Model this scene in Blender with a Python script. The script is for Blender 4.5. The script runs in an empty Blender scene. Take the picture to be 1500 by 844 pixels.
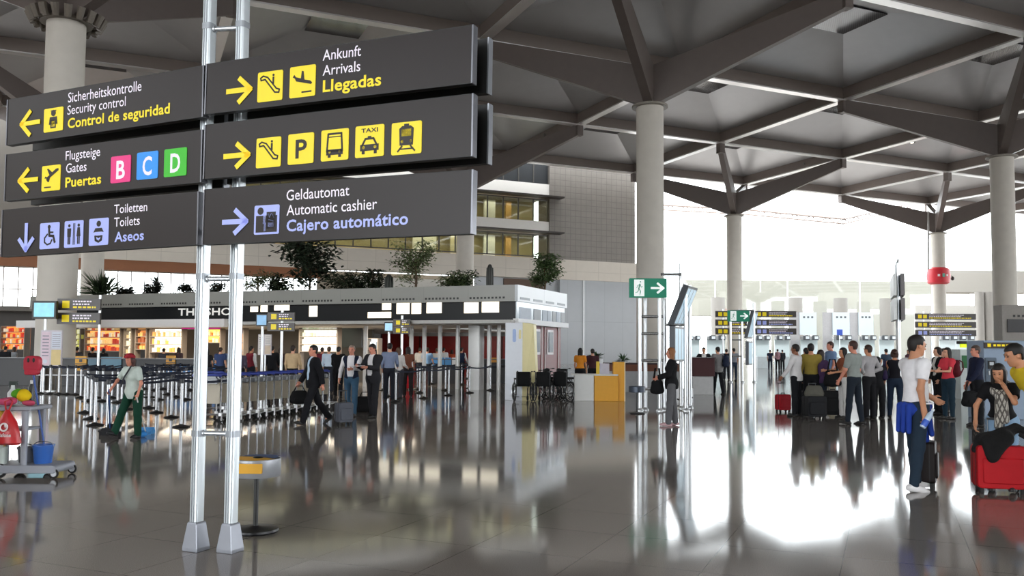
import bpy, math, random
import numpy as np
from mathutils import Vector, Matrix
R = math.radians
random.seed(7)
SC = bpy.context.scene
COL = SC.collection

# ------------------------------------------------------------------ camera
F_PX, PITCH, ROLL, CAM_H = 1240.0, R(3.0), R(0.4), 1.66
PCX, PCY = 750.0, 446.0
r0 = Vector((1, 0, 0)); fw = Vector((0, math.cos(PITCH), math.sin(PITCH))); u0 = Vector((0, -math.sin(PITCH), math.cos(PITCH)))
cr = r0 * math.cos(ROLL) + u0 * math.sin(ROLL); cu = u0 * math.cos(ROLL) - r0 * math.sin(ROLL)
cd = bpy.data.cameras.new('camera'); cam = bpy.data.objects.new('camera', cd); COL.objects.link(cam)
mw = Matrix.Identity(4)
for i in range(3):
    mw[i][0], mw[i][1], mw[i][2] = cr[i], cu[i], -fw[i]
mw[2][3] = CAM_H
cam.matrix_world = mw
cd.sensor_width = 36; cd.sensor_fit = 'HORIZONTAL'; cd.lens = 36 * F_PX / 1500
cd.shift_y = (PCY - 422) / 1500; cd.clip_end = 2000; cd.clip_start = .05
SC.camera = cam

# ------------------------------------------------------------------ world, exposure
W = bpy.data.worlds.new('sky'); SC.world = W; W.use_nodes = True
nt = W.node_tree; nt.nodes.clear()
wo = nt.nodes.new('ShaderNodeOutputWorld'); bg = nt.nodes.new('ShaderNodeBackground')
bg.inputs[0].default_value = (.93, .97, 1, 1); bg.inputs[1].default_value = 5.5
nt.links.new(bg.outputs[0], wo.inputs[0])
SC.view_settings.view_transform = 'Standard'; SC.view_settings.look = 'None'
SC.view_settings.exposure = 0.45; SC.view_settings.gamma = 1; SC.view_settings.use_curve_mapping = False
SC.cycles.max_bounces = 8; SC.cycles.diffuse_bounces = 5; SC.cycles.glossy_bounces = 4; SC.cycles.transparent_max_bounces = 12
SC.cycles.sample_clamp_indirect = 8

# ------------------------------------------------------------------ pixel -> place
def ray(px, py):
    u, v = px - PCX, py - PCY
    return (cr * (u / F_PX) + cu * (-v / F_PX) + fw)
def G(px, py):                                   # point of the floor under a pixel
    d = ray(px, py); t = -CAM_H / d.z
    return Vector((d.x * t, d.y * t, 0))
def AT(px, py, Y):                               # point at distance Y down the hall
    d = ray(px, py); t = Y / d.y
    return Vector((d.x * t, Y, CAM_H + d.z * t))
def FEET(px, Y):                                 # floor point at distance Y
    d = ray(px, 511); return Vector((d.x / d.y * Y, Y, 0))
class Frame:                                     # a vertical plane with its own axes: x along it, y away from the viewer
    def __init__(s, ox, oy, ang):
        s.o = Vector((ox, oy, 0)); s.a = ang
        s.x = Vector((math.cos(ang), math.sin(ang), 0)); s.y = Vector((-math.sin(ang), math.cos(ang), 0))
    def hit(s, px, py, off=0.0):
        d = ray(px, py); o = s.o + s.y * off
        t = (o - Vector((0, 0, CAM_H))).dot(s.y) / d.dot(s.y)
        p = Vector((0, 0, CAM_H)) + d * t
        return (p - s.o).dot(s.x), p.z
    def w(s, x, y, z=0): return s.o + s.x * x + s.y * y + Vector((0, 0, z))

# ------------------------------------------------------------------ materials
def lin(c): return c / 12.92 if c <= .04045 else ((c + .055) / 1.055) ** 2.4
def rgb(h):
    h = h.lstrip('#'); return tuple(lin(int(h[i:i + 2], 16) / 255) for i in (0, 2, 4))
_MC = {}
def mat(h, rough=.55, metal=0.0, nz=.12, sc=9.0, emit=0.0, spec=.5, bump=0.0, coat=0.0):
    key = (h, rough, metal, nz, sc, emit, spec, bump, coat)
    if key in _MC: return _MC[key]
    m = bpy.data.materials.new('finish_' + h.strip('#')); m.use_nodes = True
    n = m.node_tree; b = n.nodes['Principled BSDF']; c = rgb(h)
    tc = n.nodes.new('ShaderNodeTexCoord'); no = n.nodes.new('ShaderNodeTexNoise'); mx = n.nodes.new('ShaderNodeMix')
    mx.data_type = 'RGBA'; no.inputs['Scale'].default_value = sc; no.inputs['Detail'].default_value = 4
    n.links.new(tc.outputs['Object'], no.inputs['Vector']); n.links.new(no.outputs['Fac'], mx.inputs['Factor'])
    mx.inputs['A'].default_value = (*[x * (1 - nz) for x in c], 1); mx.inputs['B'].default_value = (*[min(1, x * (1 + nz)) for x in c], 1)
    n.links.new(mx.outputs['Result'], b.inputs['Base Color'])
    b.inputs['Roughness'].default_value = rough; b.inputs['Metallic'].default_value = metal
    b.inputs['Specular IOR Level'].default_value = spec; b.inputs['Coat Weight'].default_value = coat
    if emit:
        b.inputs['Emission Color'].default_value = (*c, 1); b.inputs['Emission Strength'].default_value = emit
    if bump:
        bp = n.nodes.new('ShaderNodeBump'); bp.inputs['Strength'].default_value = bump; bp.inputs['Distance'].default_value = .02
        n.links.new(no.outputs['Fac'], bp.inputs['Height']); n.links.new(bp.outputs['Normal'], b.inputs['Normal'])
    _MC[key] = m; return m
def glass(name='clear_glass', tint=(.97, .985, .985), refl=.08):
    if name in _MC: return _MC[name]
    m = bpy.data.materials.new(name); m.use_nodes = True; n = m.node_tree; n.nodes.clear()
    o = n.nodes.new('ShaderNodeOutputMaterial'); t = n.nodes.new('ShaderNodeBsdfTransparent'); g = n.nodes.new('ShaderNodeBsdfGlossy'); x = n.nodes.new('ShaderNodeMixShader')
    t.inputs[0].default_value = (*tint, 1); g.inputs['Roughness'].default_value = .03; x.inputs[0].default_value = refl
    n.links.new(t.outputs[0], x.inputs[1]); n.links.new(g.outputs[0], x.inputs[2]); n.links.new(x.outputs[0], o.inputs[0])
    _MC[name] = m; return m
def cloth(h, **k): return mat(h, rough=.85, nz=.14, sc=14, spec=.25, **k)
def grid_mat(name, base, joint, step, jw, ang=0.0, off=(0, 0), speck=0.0, rough=.1, spec=.5, axes=(0, 1), ratio=1.0, nz=.12, nsc=1.5, rvar=0.0):
    """tiles with joints: modulo of the object coordinates"""
    m = bpy.data.materials.new(name); m.use_nodes = True; n = m.node_tree; b = n.nodes['Principled BSDF']
    L = n.links.new
    tc = n.nodes.new('ShaderNodeTexCoord'); mp = n.nodes.new('ShaderNodeMapping'); L(tc.outputs['Object'], mp.inputs[0])
    mp.inputs['Rotation'].default_value = (0, 0, ang); mp.inputs['Location'].default_value = (*off, 0)
    sp = n.nodes.new('ShaderNodeSeparateXYZ'); L(mp.outputs[0], sp.inputs[0])
    def mth(op, a, bb=None):
        q = n.nodes.new('ShaderNodeMath'); q.operation = op
        for i, x in enumerate((a, bb)):
            if x is None: continue
            if isinstance(x, (int, float)): q.inputs[i].default_value = x
            else: L(x, q.inputs[i])
        return q.outputs[0]
    js = []
    for ax, st in ((axes[0], step), (axes[1], step * ratio)):
        f = mth('FRACT', mth('DIVIDE', sp.outputs[ax], st))
        js.append(mth('LESS_THAN', mth('MULTIPLY', mth('MINIMUM', f, mth('SUBTRACT', 1.0, f)), st), jw / 2))
    j = mth('MAXIMUM', js[0], js[1])
    no = n.nodes.new('ShaderNodeTexNoise'); no.inputs['Scale'].default_value = nsc; no.inputs['Detail'].default_value = 5; L(tc.outputs['Object'], no.inputs['Vector'])
    c = rgb(base); mx = n.nodes.new('ShaderNodeMix'); mx.data_type = 'RGBA'; L(no.outputs['Fac'], mx.inputs['Factor'])
    mx.inputs['A'].default_value = (*[v * (1 - nz) for v in c], 1); mx.inputs['B'].default_value = (*[v * (1 + nz) for v in c], 1)
    last = mx.outputs['Result']
    if speck:
        vo = n.nodes.new('ShaderNodeTexNoise'); vo.inputs['Scale'].default_value = 150; vo.inputs['Detail'].default_value = 2; L(tc.outputs['Object'], vo.inputs['Vector'])
        m2 = n.nodes.new('ShaderNodeMix'); m2.data_type = 'RGBA'; m2.blend_type = 'MULTIPLY'
        rp = n.nodes.new('ShaderNodeMapRange'); L(vo.outputs['Fac'], rp.inputs[0]); rp.inputs[1].default_value = .3; rp.inputs[2].default_value = .7
        rp.inputs[3].default_value = 1 - speck; rp.inputs[4].default_value = 1 + speck
        L(last, m2.inputs['A']); L(rp.outputs[0], m2.inputs['B']); m2.inputs['Factor'].default_value = 1; last = m2.outputs['Result']
    m3 = n.nodes.new('ShaderNodeMix'); m3.data_type = 'RGBA'; L(j, m3.inputs['Factor']); L(last, m3.inputs['A']); m3.inputs['B'].default_value = (*rgb(joint), 1)
    L(m3.outputs['Result'], b.inputs['Base Color']); b.inputs['Roughness'].default_value = rough; b.inputs['Specular IOR Level'].default_value = spec
    if rvar:
        q = n.nodes.new('ShaderNodeMapRange'); L(no.outputs['Fac'], q.inputs[0]); q.inputs[3].default_value = rough; q.inputs[4].default_value = rough + rvar; L(q.outputs[0], b.inputs['Roughness'])
    return m
ALU = mat('#d9dde0', .28, .75, .05); STEEL = mat('#c9ccce', .22, .9, .05); BLACK = mat('#141414', .45, 0, .1); RUB = mat('#1b1b1c', .7)
DKGREY = mat('#3c3a3a', .45); WHITE = mat('#e9ebec', .45, 0, .04); CHROME = mat('#dcdcdc', .12, 1, .02)

# ------------------------------------------------------------------ mesh building
class MB:
    def __init__(s): s.v = []; s.f = []; s.m = []
    def add(s, vs, fs, mi=0, M=None):
        b = len(s.v)
        s.v += [tuple(M @ Vector(p)) if M is not None else tuple(p) for p in vs]
        s.f += [tuple(b + i for i in q) for q in fs]; s.m += [mi] * len(fs); return s
    def box(s, c, d, mi=0, M=None, rz=0.0):
        x, y, z = d[0] / 2, d[1] / 2, d[2] / 2
        vs = [(i * x, j * y, k * z) for k in (-1, 1) for j in (-1, 1) for i in (-1, 1)]
        T = Matrix.Translation(c) @ Matrix.Rotation(rz, 4, 'Z')
        if M is not None: T = M @ T
        return s.add(vs, [(0, 2, 3, 1), (4, 5, 7, 6), (0, 1, 5, 4), (2, 6, 7, 3), (0, 4, 6, 2), (1, 3, 7, 5)], mi, T)
    def rbox(s, c, d, r, mi=0, M=None, axis='z', n=4):   # box with rounded upright edges (prism of a rounded rectangle)
        ax = {'z': (0, 1, 2), 'x': (1, 2, 0), 'y': (2, 0, 1)}[axis]
        a, b, h = d[ax[0]] / 2, d[ax[1]] / 2, d[ax[2]] / 2
        r = min(r, a * .98, b * .98); P = []
        for cx, cy, q in ((a - r, b - r, 0), (-a + r, b - r, 1), (-a + r, -b + r, 2), (a - r, -b + r, 3)):
            for i in range(n + 1):
                t = (q + i / n) * math.pi / 2; P.append((cx + r * math.cos(t), cy + r * math.sin(t)))
        vs = []
        for hh in (-h, h):
            for p in P:
                q = [0, 0, 0]; q[ax[0]], q[ax[1]], q[ax[2]] = p[0], p[1], hh
                vs.append((q[0] + c[0], q[1] + c[1], q[2] + c[2]))
        k = len(P)
        return s.add(vs, [tuple(range(k))[::-1], tuple(range(k, 2 * k))] + [(i, (i + 1) % k, (i + 1) % k + k, i + k) for i in range(k)], mi, M)
    def tube(s, p0, p1, r0, r1=None, n=12, mi=0, M=None):
        return s.sweep([p0, p1], [r0, r0 if r1 is None else r1], n, mi, M)
    def sweep(s, pts, rs, n=8, mi=0, M=None):
        pts = [Vector(p) for p in pts]
        if not isinstance(rs, (list, tuple)): rs = [rs] * len(pts)
        vs = []; up = None
        for i, p in enumerate(pts):
            t = (pts[min(i + 1, len(pts) - 1)] - pts[max(i - 1, 0)]).normalized()
            if up is None: up = Vector((0, 0, 1)) if abs(t.z) < .9 else Vector((1, 0, 0))
            a = t.cross(up).normalized(); up = a.cross(t).normalized()
            for k in range(n):
                w = 2 * math.pi * k / n; vs.append(p + (a * math.cos(w) + up * math.sin(w)) * rs[i])
        fs = [tuple(range(n)), tuple(range((len(pts) - 1) * n, len(pts) * n))[::-1]]
        for i in range(len(pts) - 1):
            for k in range(n):
                fs.append((i * n + k, i * n + n + k, i * n + n + (k + 1) % n, i * n + (k + 1) % n))
        return s.add(vs, fs, mi, M)
    def lathe(s, prof, n=24, mi=0, c=(0, 0, 0), M=None):
        vs = []
        for r, z in prof:
            for k in range(n):
                w = 2 * math.pi * k / n; vs.append((c[0] + r * math.cos(w), c[1] + r * math.sin(w), c[2] + z))
        fs = [tuple(range(n))[::-1], tuple(range((len(prof) - 1) * n, len(prof) * n))]
        for i in range(len(prof) - 1):
            for k in range(n):
                fs.append((i * n + k, i * n + (k + 1) % n, i * n + n + (k + 1) % n, i * n + n + k))
        return s.add(vs, fs, mi, M)
    def ring(s, R_, r, n=28, k=8, mi=0, M=None):          # torus in its xy plane
        vs = []; fs = []
        for i in range(n):
            a = 2 * math.pi * i / n
            for j in range(k):
                b = 2 * math.pi * j / k; q = R_ + r * math.cos(b); vs.append((q * math.cos(a), q * math.sin(a), r * math.sin(b)))
        for i in range(n):
            for j in range(k):
                fs.append((i * k + j, ((i + 1) % n) * k + j, ((i + 1) % n) * k + (j + 1) % k, i * k + (j + 1) % k))
        return s.add(vs, fs, mi, M)
    def ell(s, c, r, mi=0, nu=14, nv=9, M=None):
        vs = [(c[0], c[1], c[2] - r[2])]; fs = []
        for j in range(1, nv):
            ph = -math.pi / 2 + math.pi * j / nv
            for i in range(nu):
                th = 2 * math.pi * i / nu
                vs.append((c[0] + r[0] * math.cos(ph) * math.cos(th), c[1] + r[1] * math.cos(ph) * math.sin(th), c[2] + r[2] * math.sin(ph)))
        vs.append((c[0], c[1], c[2] + r[2])); last = len(vs) - 1
        for i in range(nu):
            fs.append((0, 1 + (i + 1) % nu, 1 + i))
            b = 1 + (nv - 2) * nu; fs.append((last, b + i, b + (i + 1) % nu))
        for j in range(nv - 2):
            for i in range(nu):
                a = 1 + j * nu; fs.append((a + i, a + (i + 1) % nu, a + nu + (i + 1) % nu, a + nu + i))
        return s.add(vs, fs, mi, M)
    def prism(s, poly, z0, z1, mi=0, M=None):
        k = len(poly)
        vs = [(x, y, z0) for x, y in poly] + [(x, y, z1) for x, y in poly]
        return s.add(vs, [tuple(range(k))[::-1], tuple(range(k, 2 * k))] + [(i, (i + 1) % k, (i + 1) % k + k, i + k) for i in range(k)], mi, M)
    def build(s, name, mats, parent=None, loc=None, rz=0.0, smooth=38, bevel=0.0):
        me = bpy.data.meshes.new(name); me.from_pydata(s.v, [], s.f)
        if not isinstance(mats, (list, tuple)): mats = [mats]
        for m in mats: me.materials.append(m)
        me.polygons.foreach_set('material_index', s.m)
        if smooth:
            me.polygons.foreach_set('use_smooth', [True] * len(s.f)); me.set_sharp_from_angle(angle=R(smooth))
        me.update(); o = bpy.data.objects.new(name, me); COL.objects.link(o)
        if parent is not None: o.parent = parent
        if loc is not None: o.location = loc
        o.rotation_euler = (0, 0, rz)
        if bevel:
            b = o.modifiers.new('edge', 'BEVEL'); b.width = bevel; b.segments = 2; b.limit_method = 'ANGLE'
        return o
def tag(o, label, cat, group=None):
    o['label'] = label; o['category'] = cat
    if group: o['group'] = group
    return o
def thing(name, label, cat, loc=(0, 0, 0), rz=0.0, group=None):
    o = bpy.data.objects.new(name, None); COL.objects.link(o); o.location = loc; o.rotation_euler = (0, 0, rz); o.empty_display_size = .2
    return tag(o, label, cat, group)
def struct(o): o['kind'] = 'structure'; return o
def copy_tree(o, parent=None):
    c = o.copy(); COL.objects.link(c)
    if parent is not None: c.parent = parent
    for ch in list(o.children): copy_tree(ch, c)
    return c
_TX = {}
def text_shape(txt, bold=False):
    k = (txt, bold)
    if k in _TX: return _TX[k]
    cu_ = bpy.data.curves.new('t', 'FONT'); cu_.body = txt; cu_.size = 1; cu_.resolution_u = 3; cu_.offset = .022 if bold else .004; cu_.space_character = 1.04 if bold else 1.0
    o = bpy.data.objects.new('t', cu_); COL.objects.link(o)
    me = bpy.data.meshes.new_from_object(o)
    vs = [tuple(v.co) for v in me.vertices]; fs = [tuple(p.vertices) for p in me.polygons]
    COL.objects.unlink(o); bpy.data.objects.remove(o); bpy.data.curves.remove(cu_); bpy.data.meshes.remove(me)
    x0 = min(v[0] for v in vs); x1 = max(v[0] for v in vs)
    _TX[k] = ([(v[0] - x0, v[1]) for v in vs], fs, x1 - x0); return _TX[k]
def put_text(mb, txt, M, width=None, cap=.1, bold=False, mi=0, center=False):
    """letters lying in the local xy plane of M; cap = height of a capital (about .7 of the size)"""
    vs, fs, w = text_shape(txt, bold); sy = cap / .70; sx = (width / w) if width else sy
    ox = -w * sx / 2 if center else 0
    mb.add([(x * sx + ox, y * sy, 0) for x, y in vs], fs, mi, M)
# ================================================================== HALL
K = 1.6; DH = 12.3 * K; HR = CAM_H + DH; MOD = .7804 * DH; TH = R(23.92); CAPZ = CAM_H + .736 * DH
GO = Vector((1.3234 * DH, 3.3493 * DH, 0))
GA = Vector((-math.sin(TH), math.cos(TH), 0)) * MOD; GB = Vector((math.cos(TH), math.sin(TH), 0)) * MOD
def node(a, b, z=HR): return GO + GA * a + GB * b + Vector((0, 0, z))
# floor
fl = MB().box((30, 90, -.1), (460, 460, .2)).build('floor', grid_mat('polished_granite', '#867f79', '#46413d', .952, .007, TH, (.35, .2), .28, .05, .36, nsc=.35, nz=.12, rvar=.05), smooth=0)
struct(fl)
# roof : coffers, beams
A0, A1, B0, B1 = -6, 2, -7, 6  # rows behind the camera are unseen, carried on to block light
panel = mat('#c4c5c7', .38, .55, .05, 1.2); grill = grid_mat('grille', '#6a6b6e', '#4c4d50', .12, .05, TH, nz=.05)
edge_m = mat('#8a7f79', .4, .1, .06, 2.0); flange = mat('#fbf9f7', .3, .85, .04, 2.0)
BH, BW, RISE, INSET = .62 * K, .42 * K, 1.7 * K, .375
cof = MB(); gr = MB()
cells = []
for a in range(A0, A1):
    for b in range(B0, B1):
        c4 = [node(a, b, HR + BH - .05), node(a, b + 1, HR + BH - .05), node(a + 1, b + 1, HR + BH - .05), node(a + 1, b, HR + BH - .05)]
        c = sum(c4, Vector()) / 4
        t4 = [c + (p - c) * (1 - 2 * INSET) + Vector((0, 0, RISE - BH)) for p in c4]
        cof.add(c4 + t4, [(0, 1, 5, 4), (1, 2, 6, 5), (2, 3, 7, 6), (3, 0, 4, 7), (4, 5, 6, 7)], 0)
        cells.append((a, b, t4))
ceil = struct(cof.build('ceiling', panel, smooth=0))
for a, b, t4 in cells:
    ctr = sum(t4, Vector()) / 4
    if 8 < ctr.y < 125 and abs(ctr.x / ctr.y) < .75:
        q = [p - Vector((0, 0, .06)) for p in t4]
        m_ = MB().add(q + [p - Vector((0, 0, .08)) for p in q], [(0, 1, 2, 3), (7, 6, 5, 4), (0, 4, 5, 1), (1, 5, 6, 2), (2, 6, 7, 3), (3, 7, 4, 0)])
        m_.build('ceiling_grille', grill, parent=ceil, smooth=0)
def roof_beam(p, q):
    d = (q - p); L = d.length; ang = math.atan2(d.y, d.x); m = MB()
    m.box((L / 2, 0, BH / 2 + .05), (L, BW * .8, BH - .1), 0); m.box((L / 2, 0, .05), (L, BW, .1), 1)
    struct(m.build('roof_beam', [edge_m, flange], loc=p, rz=ang, smooth=0))
for a in range(A0, A1 + 1): roof_beam(node(a, B0), node(a, B1))
for b in range(B0, B1 + 1): roof_beam(node(A0, b) + Vector((0, 0, .004)), node(A1, b) + Vector((0, 0, .004)))
struct(MB().box((0, 0, 0), ((B1 - B0) * MOD + 1, (A1 - A0) * MOD + 1, .1)).build('roof', panel, loc=node((A0 + A1) / 2, (B0 + B1) / 2, HR + 3.0), rz=TH, smooth=0))

# columns with four branches
conc = mat('#cfc9bf', .8, 0, .08, 1.6, bump=.05)
arm_m = mat('#6a605b', .45, .1, .08, 2.0)
def taper(m, p0, p1, w0, w1, h0, h1, mi=0):         # box beam whose underside runs p0 -> p1, depth h0 -> h1 above it
    d = (p1 - p0); s = Vector((-d.y, d.x, 0)).normalized(); z = Vector((0, 0, 1))
    vs = []
    for p, w, h in ((p0, w0, h0), (p1, w1, h1)):
        vs += [p - s * w / 2, p + s * w / 2, p + s * w / 2 + z * h, p - s * w / 2 + z * h]
    m.add(vs, [(0, 1, 2, 3), (7, 6, 5, 4), (0, 4, 5, 1), (1, 5, 6, 2), (2, 6, 7, 3), (3, 7, 4, 0)], mi)
def column(a, b, lamps):
    p = node(a, b, 0)
    t = bpy.data.objects.new('column', None); COL.objects.link(t); t.location = p; struct(t)
    t['label'] = 'round concrete column carrying four steel roof arms'
    MB().lathe([(.5 * K, 0), (.5 * K, CAPZ - .04), (.47 * K, CAPZ)], 40).build('shaft', conc, t)
    for da in (-.5, .5):
        for db in (-.5, .5):
            m = MB(); e = GA * da + GB * db; n_ = e.normalized()
            taper(m, n_ * .2 + Vector((0, 0, CAPZ - .08)), e + Vector((0, 0, HR - .55 * K)), .34 * K, .3 * K, 1.5 * K, .62 * K)
            m.box(tuple(e + Vector((0, 0, HR - .22 * K))), (.36 * K, .36 * K, .68 * K), 0, None, TH)
            m.build('roof_arm', arm_m, t, smooth=0)
    m = MB(); m.lathe([(.62 * K, CAPZ - .16), (.66 * K, CAPZ - .16), (.66 * K, CAPZ - .04), (.62 * K, CAPZ - .04)], 40)
    for k in range(18):
        w = 2 * math.pi * k / 18; c_, s_ = K * math.cos(w), K * math.sin(w)
        if lamps: m.tube((.82 * c_, .82 * s_, CAPZ - .25), (.95 * c_, .95 * s_, CAPZ + .25), .085 * K, .11 * K, 8)
        m.tube((.5 * c_, .5 * s_, CAPZ - .1), ((.82 if lamps else .64) * c_, (.82 if lamps else .64) * s_, CAPZ - .1), .03, n=5)
    m.build('uplight_ring', mat('#6f675d' if lamps else '#8c867c', .5, .1), t)
for a, b in ((-.5, -1.5), (1.5, .5), (-.5, .5), (1.5, 2.5), (1.5, -1.5), (-.5, -3.5), (1.5, -3.5), (-2.5, 2.5), (-2.5, -3.5), (-.5, 2.5)):
    column(a, b, (a, b) in ((-.5, -3.5), (-2.5, -3.5)))
# small spot lamps on the beam webs
lampm = mat('#fff1d8', .4, 0, 0, emit=5.0)
def beam_lamp(px, py, lab):
    p = AT(px, py, 30); d = ray(px, py); t = (HR + .45 * K - CAM_H) / d.z; p = Vector((d.x * t, d.y * t, HR + .40 * K))
    l = thing('ceiling_spotlight', lab, 'ceiling light', p, TH, 'spotlights along the roof beams')
    MB().tube((-.3, 0, -.05), (.3, 0, -.05), .16, n=12).build('housing', mat('#8b8782', .4, .5), l)
    MB().lathe([(.005, -.0), (.14, 0), (.14, -.02), (.005, -.02)], 12, c=(0, 0, -.2)).build('lens', lampm, l)
for px, py, w in ((1402, 82, 'by the right end of the brightest roof beam'), (1152, 24, 'above the longest roof arm at the top edge'), (1163, 166, 'left of the roof joint'), (800, 196, 'beside the middle round column'), (1005, 220, 'right of the middle round column'), (1336, 205, 'beyond the right hand roof joint'), (1180, 238, 'above the second row column'), (1330, 262, 'over the far red banded column')):
    beam_lamp(px, py, 'small cream spotlight on a roof beam ' + w)

# ------------------------------------------------------------------ back wall
WF = Frame(15.2, 99.2, TH)
def wx(px): return WF.hit(px, 430)[0]
def wz(px, py): return WF.hit(px, py)[1]
def wbox(name, x0, x1, y0, y1, z0, z1, m, smooth=0, parent=None):
    o = MB().box(((x0 + x1) / 2, (y0 + y1) / 2, (z0 + z1) / 2), (abs(x1 - x0), abs(y1 - y0), abs(z1 - z0))).build(name, m, parent, smooth=smooth)
    if parent is None: o.location = WF.o; o.rotation_euler.z = WF.a; struct(o)
    return o
beige = grid_mat('stone_cladding', '#cfc7bb', '#b9b1a6', 2.9, .04, 0, axes=(0, 2), ratio=.45, rough=.6, nz=.05)
tile = grid_mat('grey_tile', '#7f7972', '#6a645e', .67, .05, 0, axes=(0, 2), ratio=1, rough=.5, nz=.14, nsc=1.2)
metal_panel = grid_mat('grey_panel', '#aeb2b6', '#9a9ea2', 2.4, .03, 0, axes=(0, 2), ratio=2, rough=.4, nz=.04)
ZP0, ZP1 = wz(750, 406), wz(750, 376)
XL, XR, XB0, XB1 = wx(-90), wx(942), wx(805), wx(931)
wbox('wall_parapet', XL, XR, 0, 1.2, ZP0, ZP1, beige)
wbox('wall_tiled', XB0, XB1, .1, 3, ZP1 - .2, 27.5, tile)
wbox('wall_panelled', wx(822), XR, .3, 3, 0, ZP0, metal_panel)
wbox('trim_1', wx(855.5), wx(857.5), .2, .32, 0, ZP0, mat('#eceff0', .5))
XG = wx(350)
lobby = mat('#a3946a', .6, 0, .25, .7); dk = mat('#232629', .5)
# glazed office block over the parapet
wbox('wall_office', XL, XG, 2.0, 2.4, ZP1 - .3, 27.5, mat('#6b665f', .6, 0, .1, .3))
wbox('wall_office', XG, XB0, 4.2, 4.6, ZP1 - .3, 27.5, lobby)
zz = [(wz(750, 374), wz(750, 340), 'w'), (wz(750, 340), wz(750, 322), 's'), (wz(750, 322), wz(750, 287), 'w'), (wz(750, 287), wz(750, 266), 's'), (wz(750, 265), 27.5, 'd')]
k_ = 1
for z0, z1, t_ in zz:
    if t_ == 's':
        wbox('trim_2' if k_ == 2 else 'trim_3', XG, XB0 + .1, .2, .9, z0 + .25, z1 + .1, mat('#efebe4', .55, 0, .04))
        wbox('floor_slab', XG, XB0, .9, 4.2, z0 + .25, z0 + .6, mat('#9b958c', .6))
        wbox('trim_sunshade', XG, XB0 + 1.3, -1.1, .2, z0 + .05, z0 + .22, mat('#3a3330', .5))
    else:
        x0 = XG; n = 18; wdt = (XB0 - XG) / n
        fr = MB(); pn = MB()
        for i in range(n + 1):
            fr.box((x0 + i * wdt, .5, (z0 + z1) / 2), (.12, .16, z1 - z0))
        fr.box(((XG + XB0) / 2, .5, z0 + .06), (XB0 - XG, .16, .12)); fr.box(((XG + XB0) / 2, .5, z1 - .06), (XB0 - XG, .16, .12))
        pn.box(((XG + XB0) / 2, .5, (z0 + z1) / 2), (XB0 - XG, .03, z1 - z0))
        w_ = struct(pn.build('window_%d' % k_, glass('office_glass', (.8, .84, .78) if t_ == 'w' else (.2, .22, .23), .12) if t_ == 'w' else dk, loc=WF.o, rz=WF.a, smooth=0))
        fr.build('window_frame', mat('#4a4743', .5), w_, smooth=0)
    k_ += 1
for i, (f0, f1, h_) in enumerate(((.55, .63, '#e9e2c9'), (.68, .74, '#d8c9a0'), (.8, .84, '#e8e4d8'), (.88, .9, '#c79a56'))):
    x0, x1 = XG + (XB0 - XG) * f0, XG + (XB0 - XG) * f1
    for z0, z1 in ((zz[0][0], zz[0][1]), (zz[2][0], zz[2][1])):
        wbox('wall_partition', x0, x1, 3.2, 3.5, z0, z1, mat(h_, .6))
# mezzanine under the parapet
brown = mat('#8d5a3a', .6, 0, .12, .8)
zb = wz(140, 398)
wbox('ceiling_soffit', XL, wx(470), .1, 9, ZP0 - .35, ZP0, brown)
wbox('trim_brown', XL, wx(470), .05, .25, wz(200, 397), ZP0, brown)
wbox('floor_mezzanine', XL, wx(800), -1.2, 9, 4.6, 5.0, mat('#6f6a64', .6))
wbox('wall_mezzanine', wx(470), wx(700), 2.0, 2.3, 5.0, ZP0, mat('#8f8678', .6))
wbox('wall_mezzanine', wx(520), wx(660), 1.5, 1.8, 5.0, ZP0 - .5, mat('#c9c6bf', .6))
wbox('wall_mezzanine', wx(700), wx(822), .9, 1.2, 5.0, ZP0, metal_panel)
wbox('wall_mezzanine', wx(742), wx(800), .75, .9, 5.0, ZP0 - .1, mat('#5b4536', .6))
wbox('wall_lower', XL, wx(822), 1.2, 1.5, 0, 4.7, mat('#4b4744', .6))
x0, x1 = XL, wx(468); n = 26
pn = MB().box(((x0 + x1) / 2, 8, (5.0 + ZP0) / 2), (x1 - x0, .03, ZP0 - 5.0)); fr = MB()
for i in range(n + 1): fr.box((x0 + (x1 - x0) * i / n, 8, (5.0 + ZP0) / 2), (.1, .14, ZP0 - 5.0))
for z in (5.1, 7.0, ZP0 - .4): fr.box(((x0 + x1) / 2, 8, z), (x1 - x0, .14, .1))
w_ = struct(pn.build('window_9', glass(), loc=WF.o, rz=WF.a, smooth=0)); fr.build('window_frame', mat('#c9c4ba', .5), w_, smooth=0)

# ------------------------------------------------------------------ far end, sides
def strut(name, a, b, w, m):
    a, b = AT(*a), AT(*b); struct(MB().sweep([a, b], w, 6).build(name, m))
em = mat('#8d7f77', .5)
for a, b in (((960, 300, 125), (1092, 307, 122)), ((1092, 307, 122), (1236, 321, 116)), ((1236, 321, 116), (1340, 296, 132))):
    strut('trim_eave', a, b, .16, em); strut('trim_eave', (a[0], a[1] + 7, a[2]), (b[0], b[1] + 7, b[2]), .12, em)
    for k in range(12):
        f = lambda t: tuple(a[i] + (b[i] - a[i]) * t for i in range(3)); p_, q_ = f(k / 12), f((k + 1) / 12)
        strut('trim_eave', (p_[0], p_[1] + 7 * (k % 2), p_[2]), (q_[0], q_[1] + 7 * (1 - k % 2), q_[2]), .08, em)
strut('trim_eave', (1114, 308, 121), (1114, 428, 121), .1, mat('#b9b6b2', .5)); strut('trim_eave', (1233, 321, 116), (1233, 340, 116), .1, mat('#9a9692', .5)); strut('trim_eave', (1360, 310, 101), (1360, 395, 101), .1, mat('#9a9692', .5))
far = mat('#8f8b82', .7, 0, .03)
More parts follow.
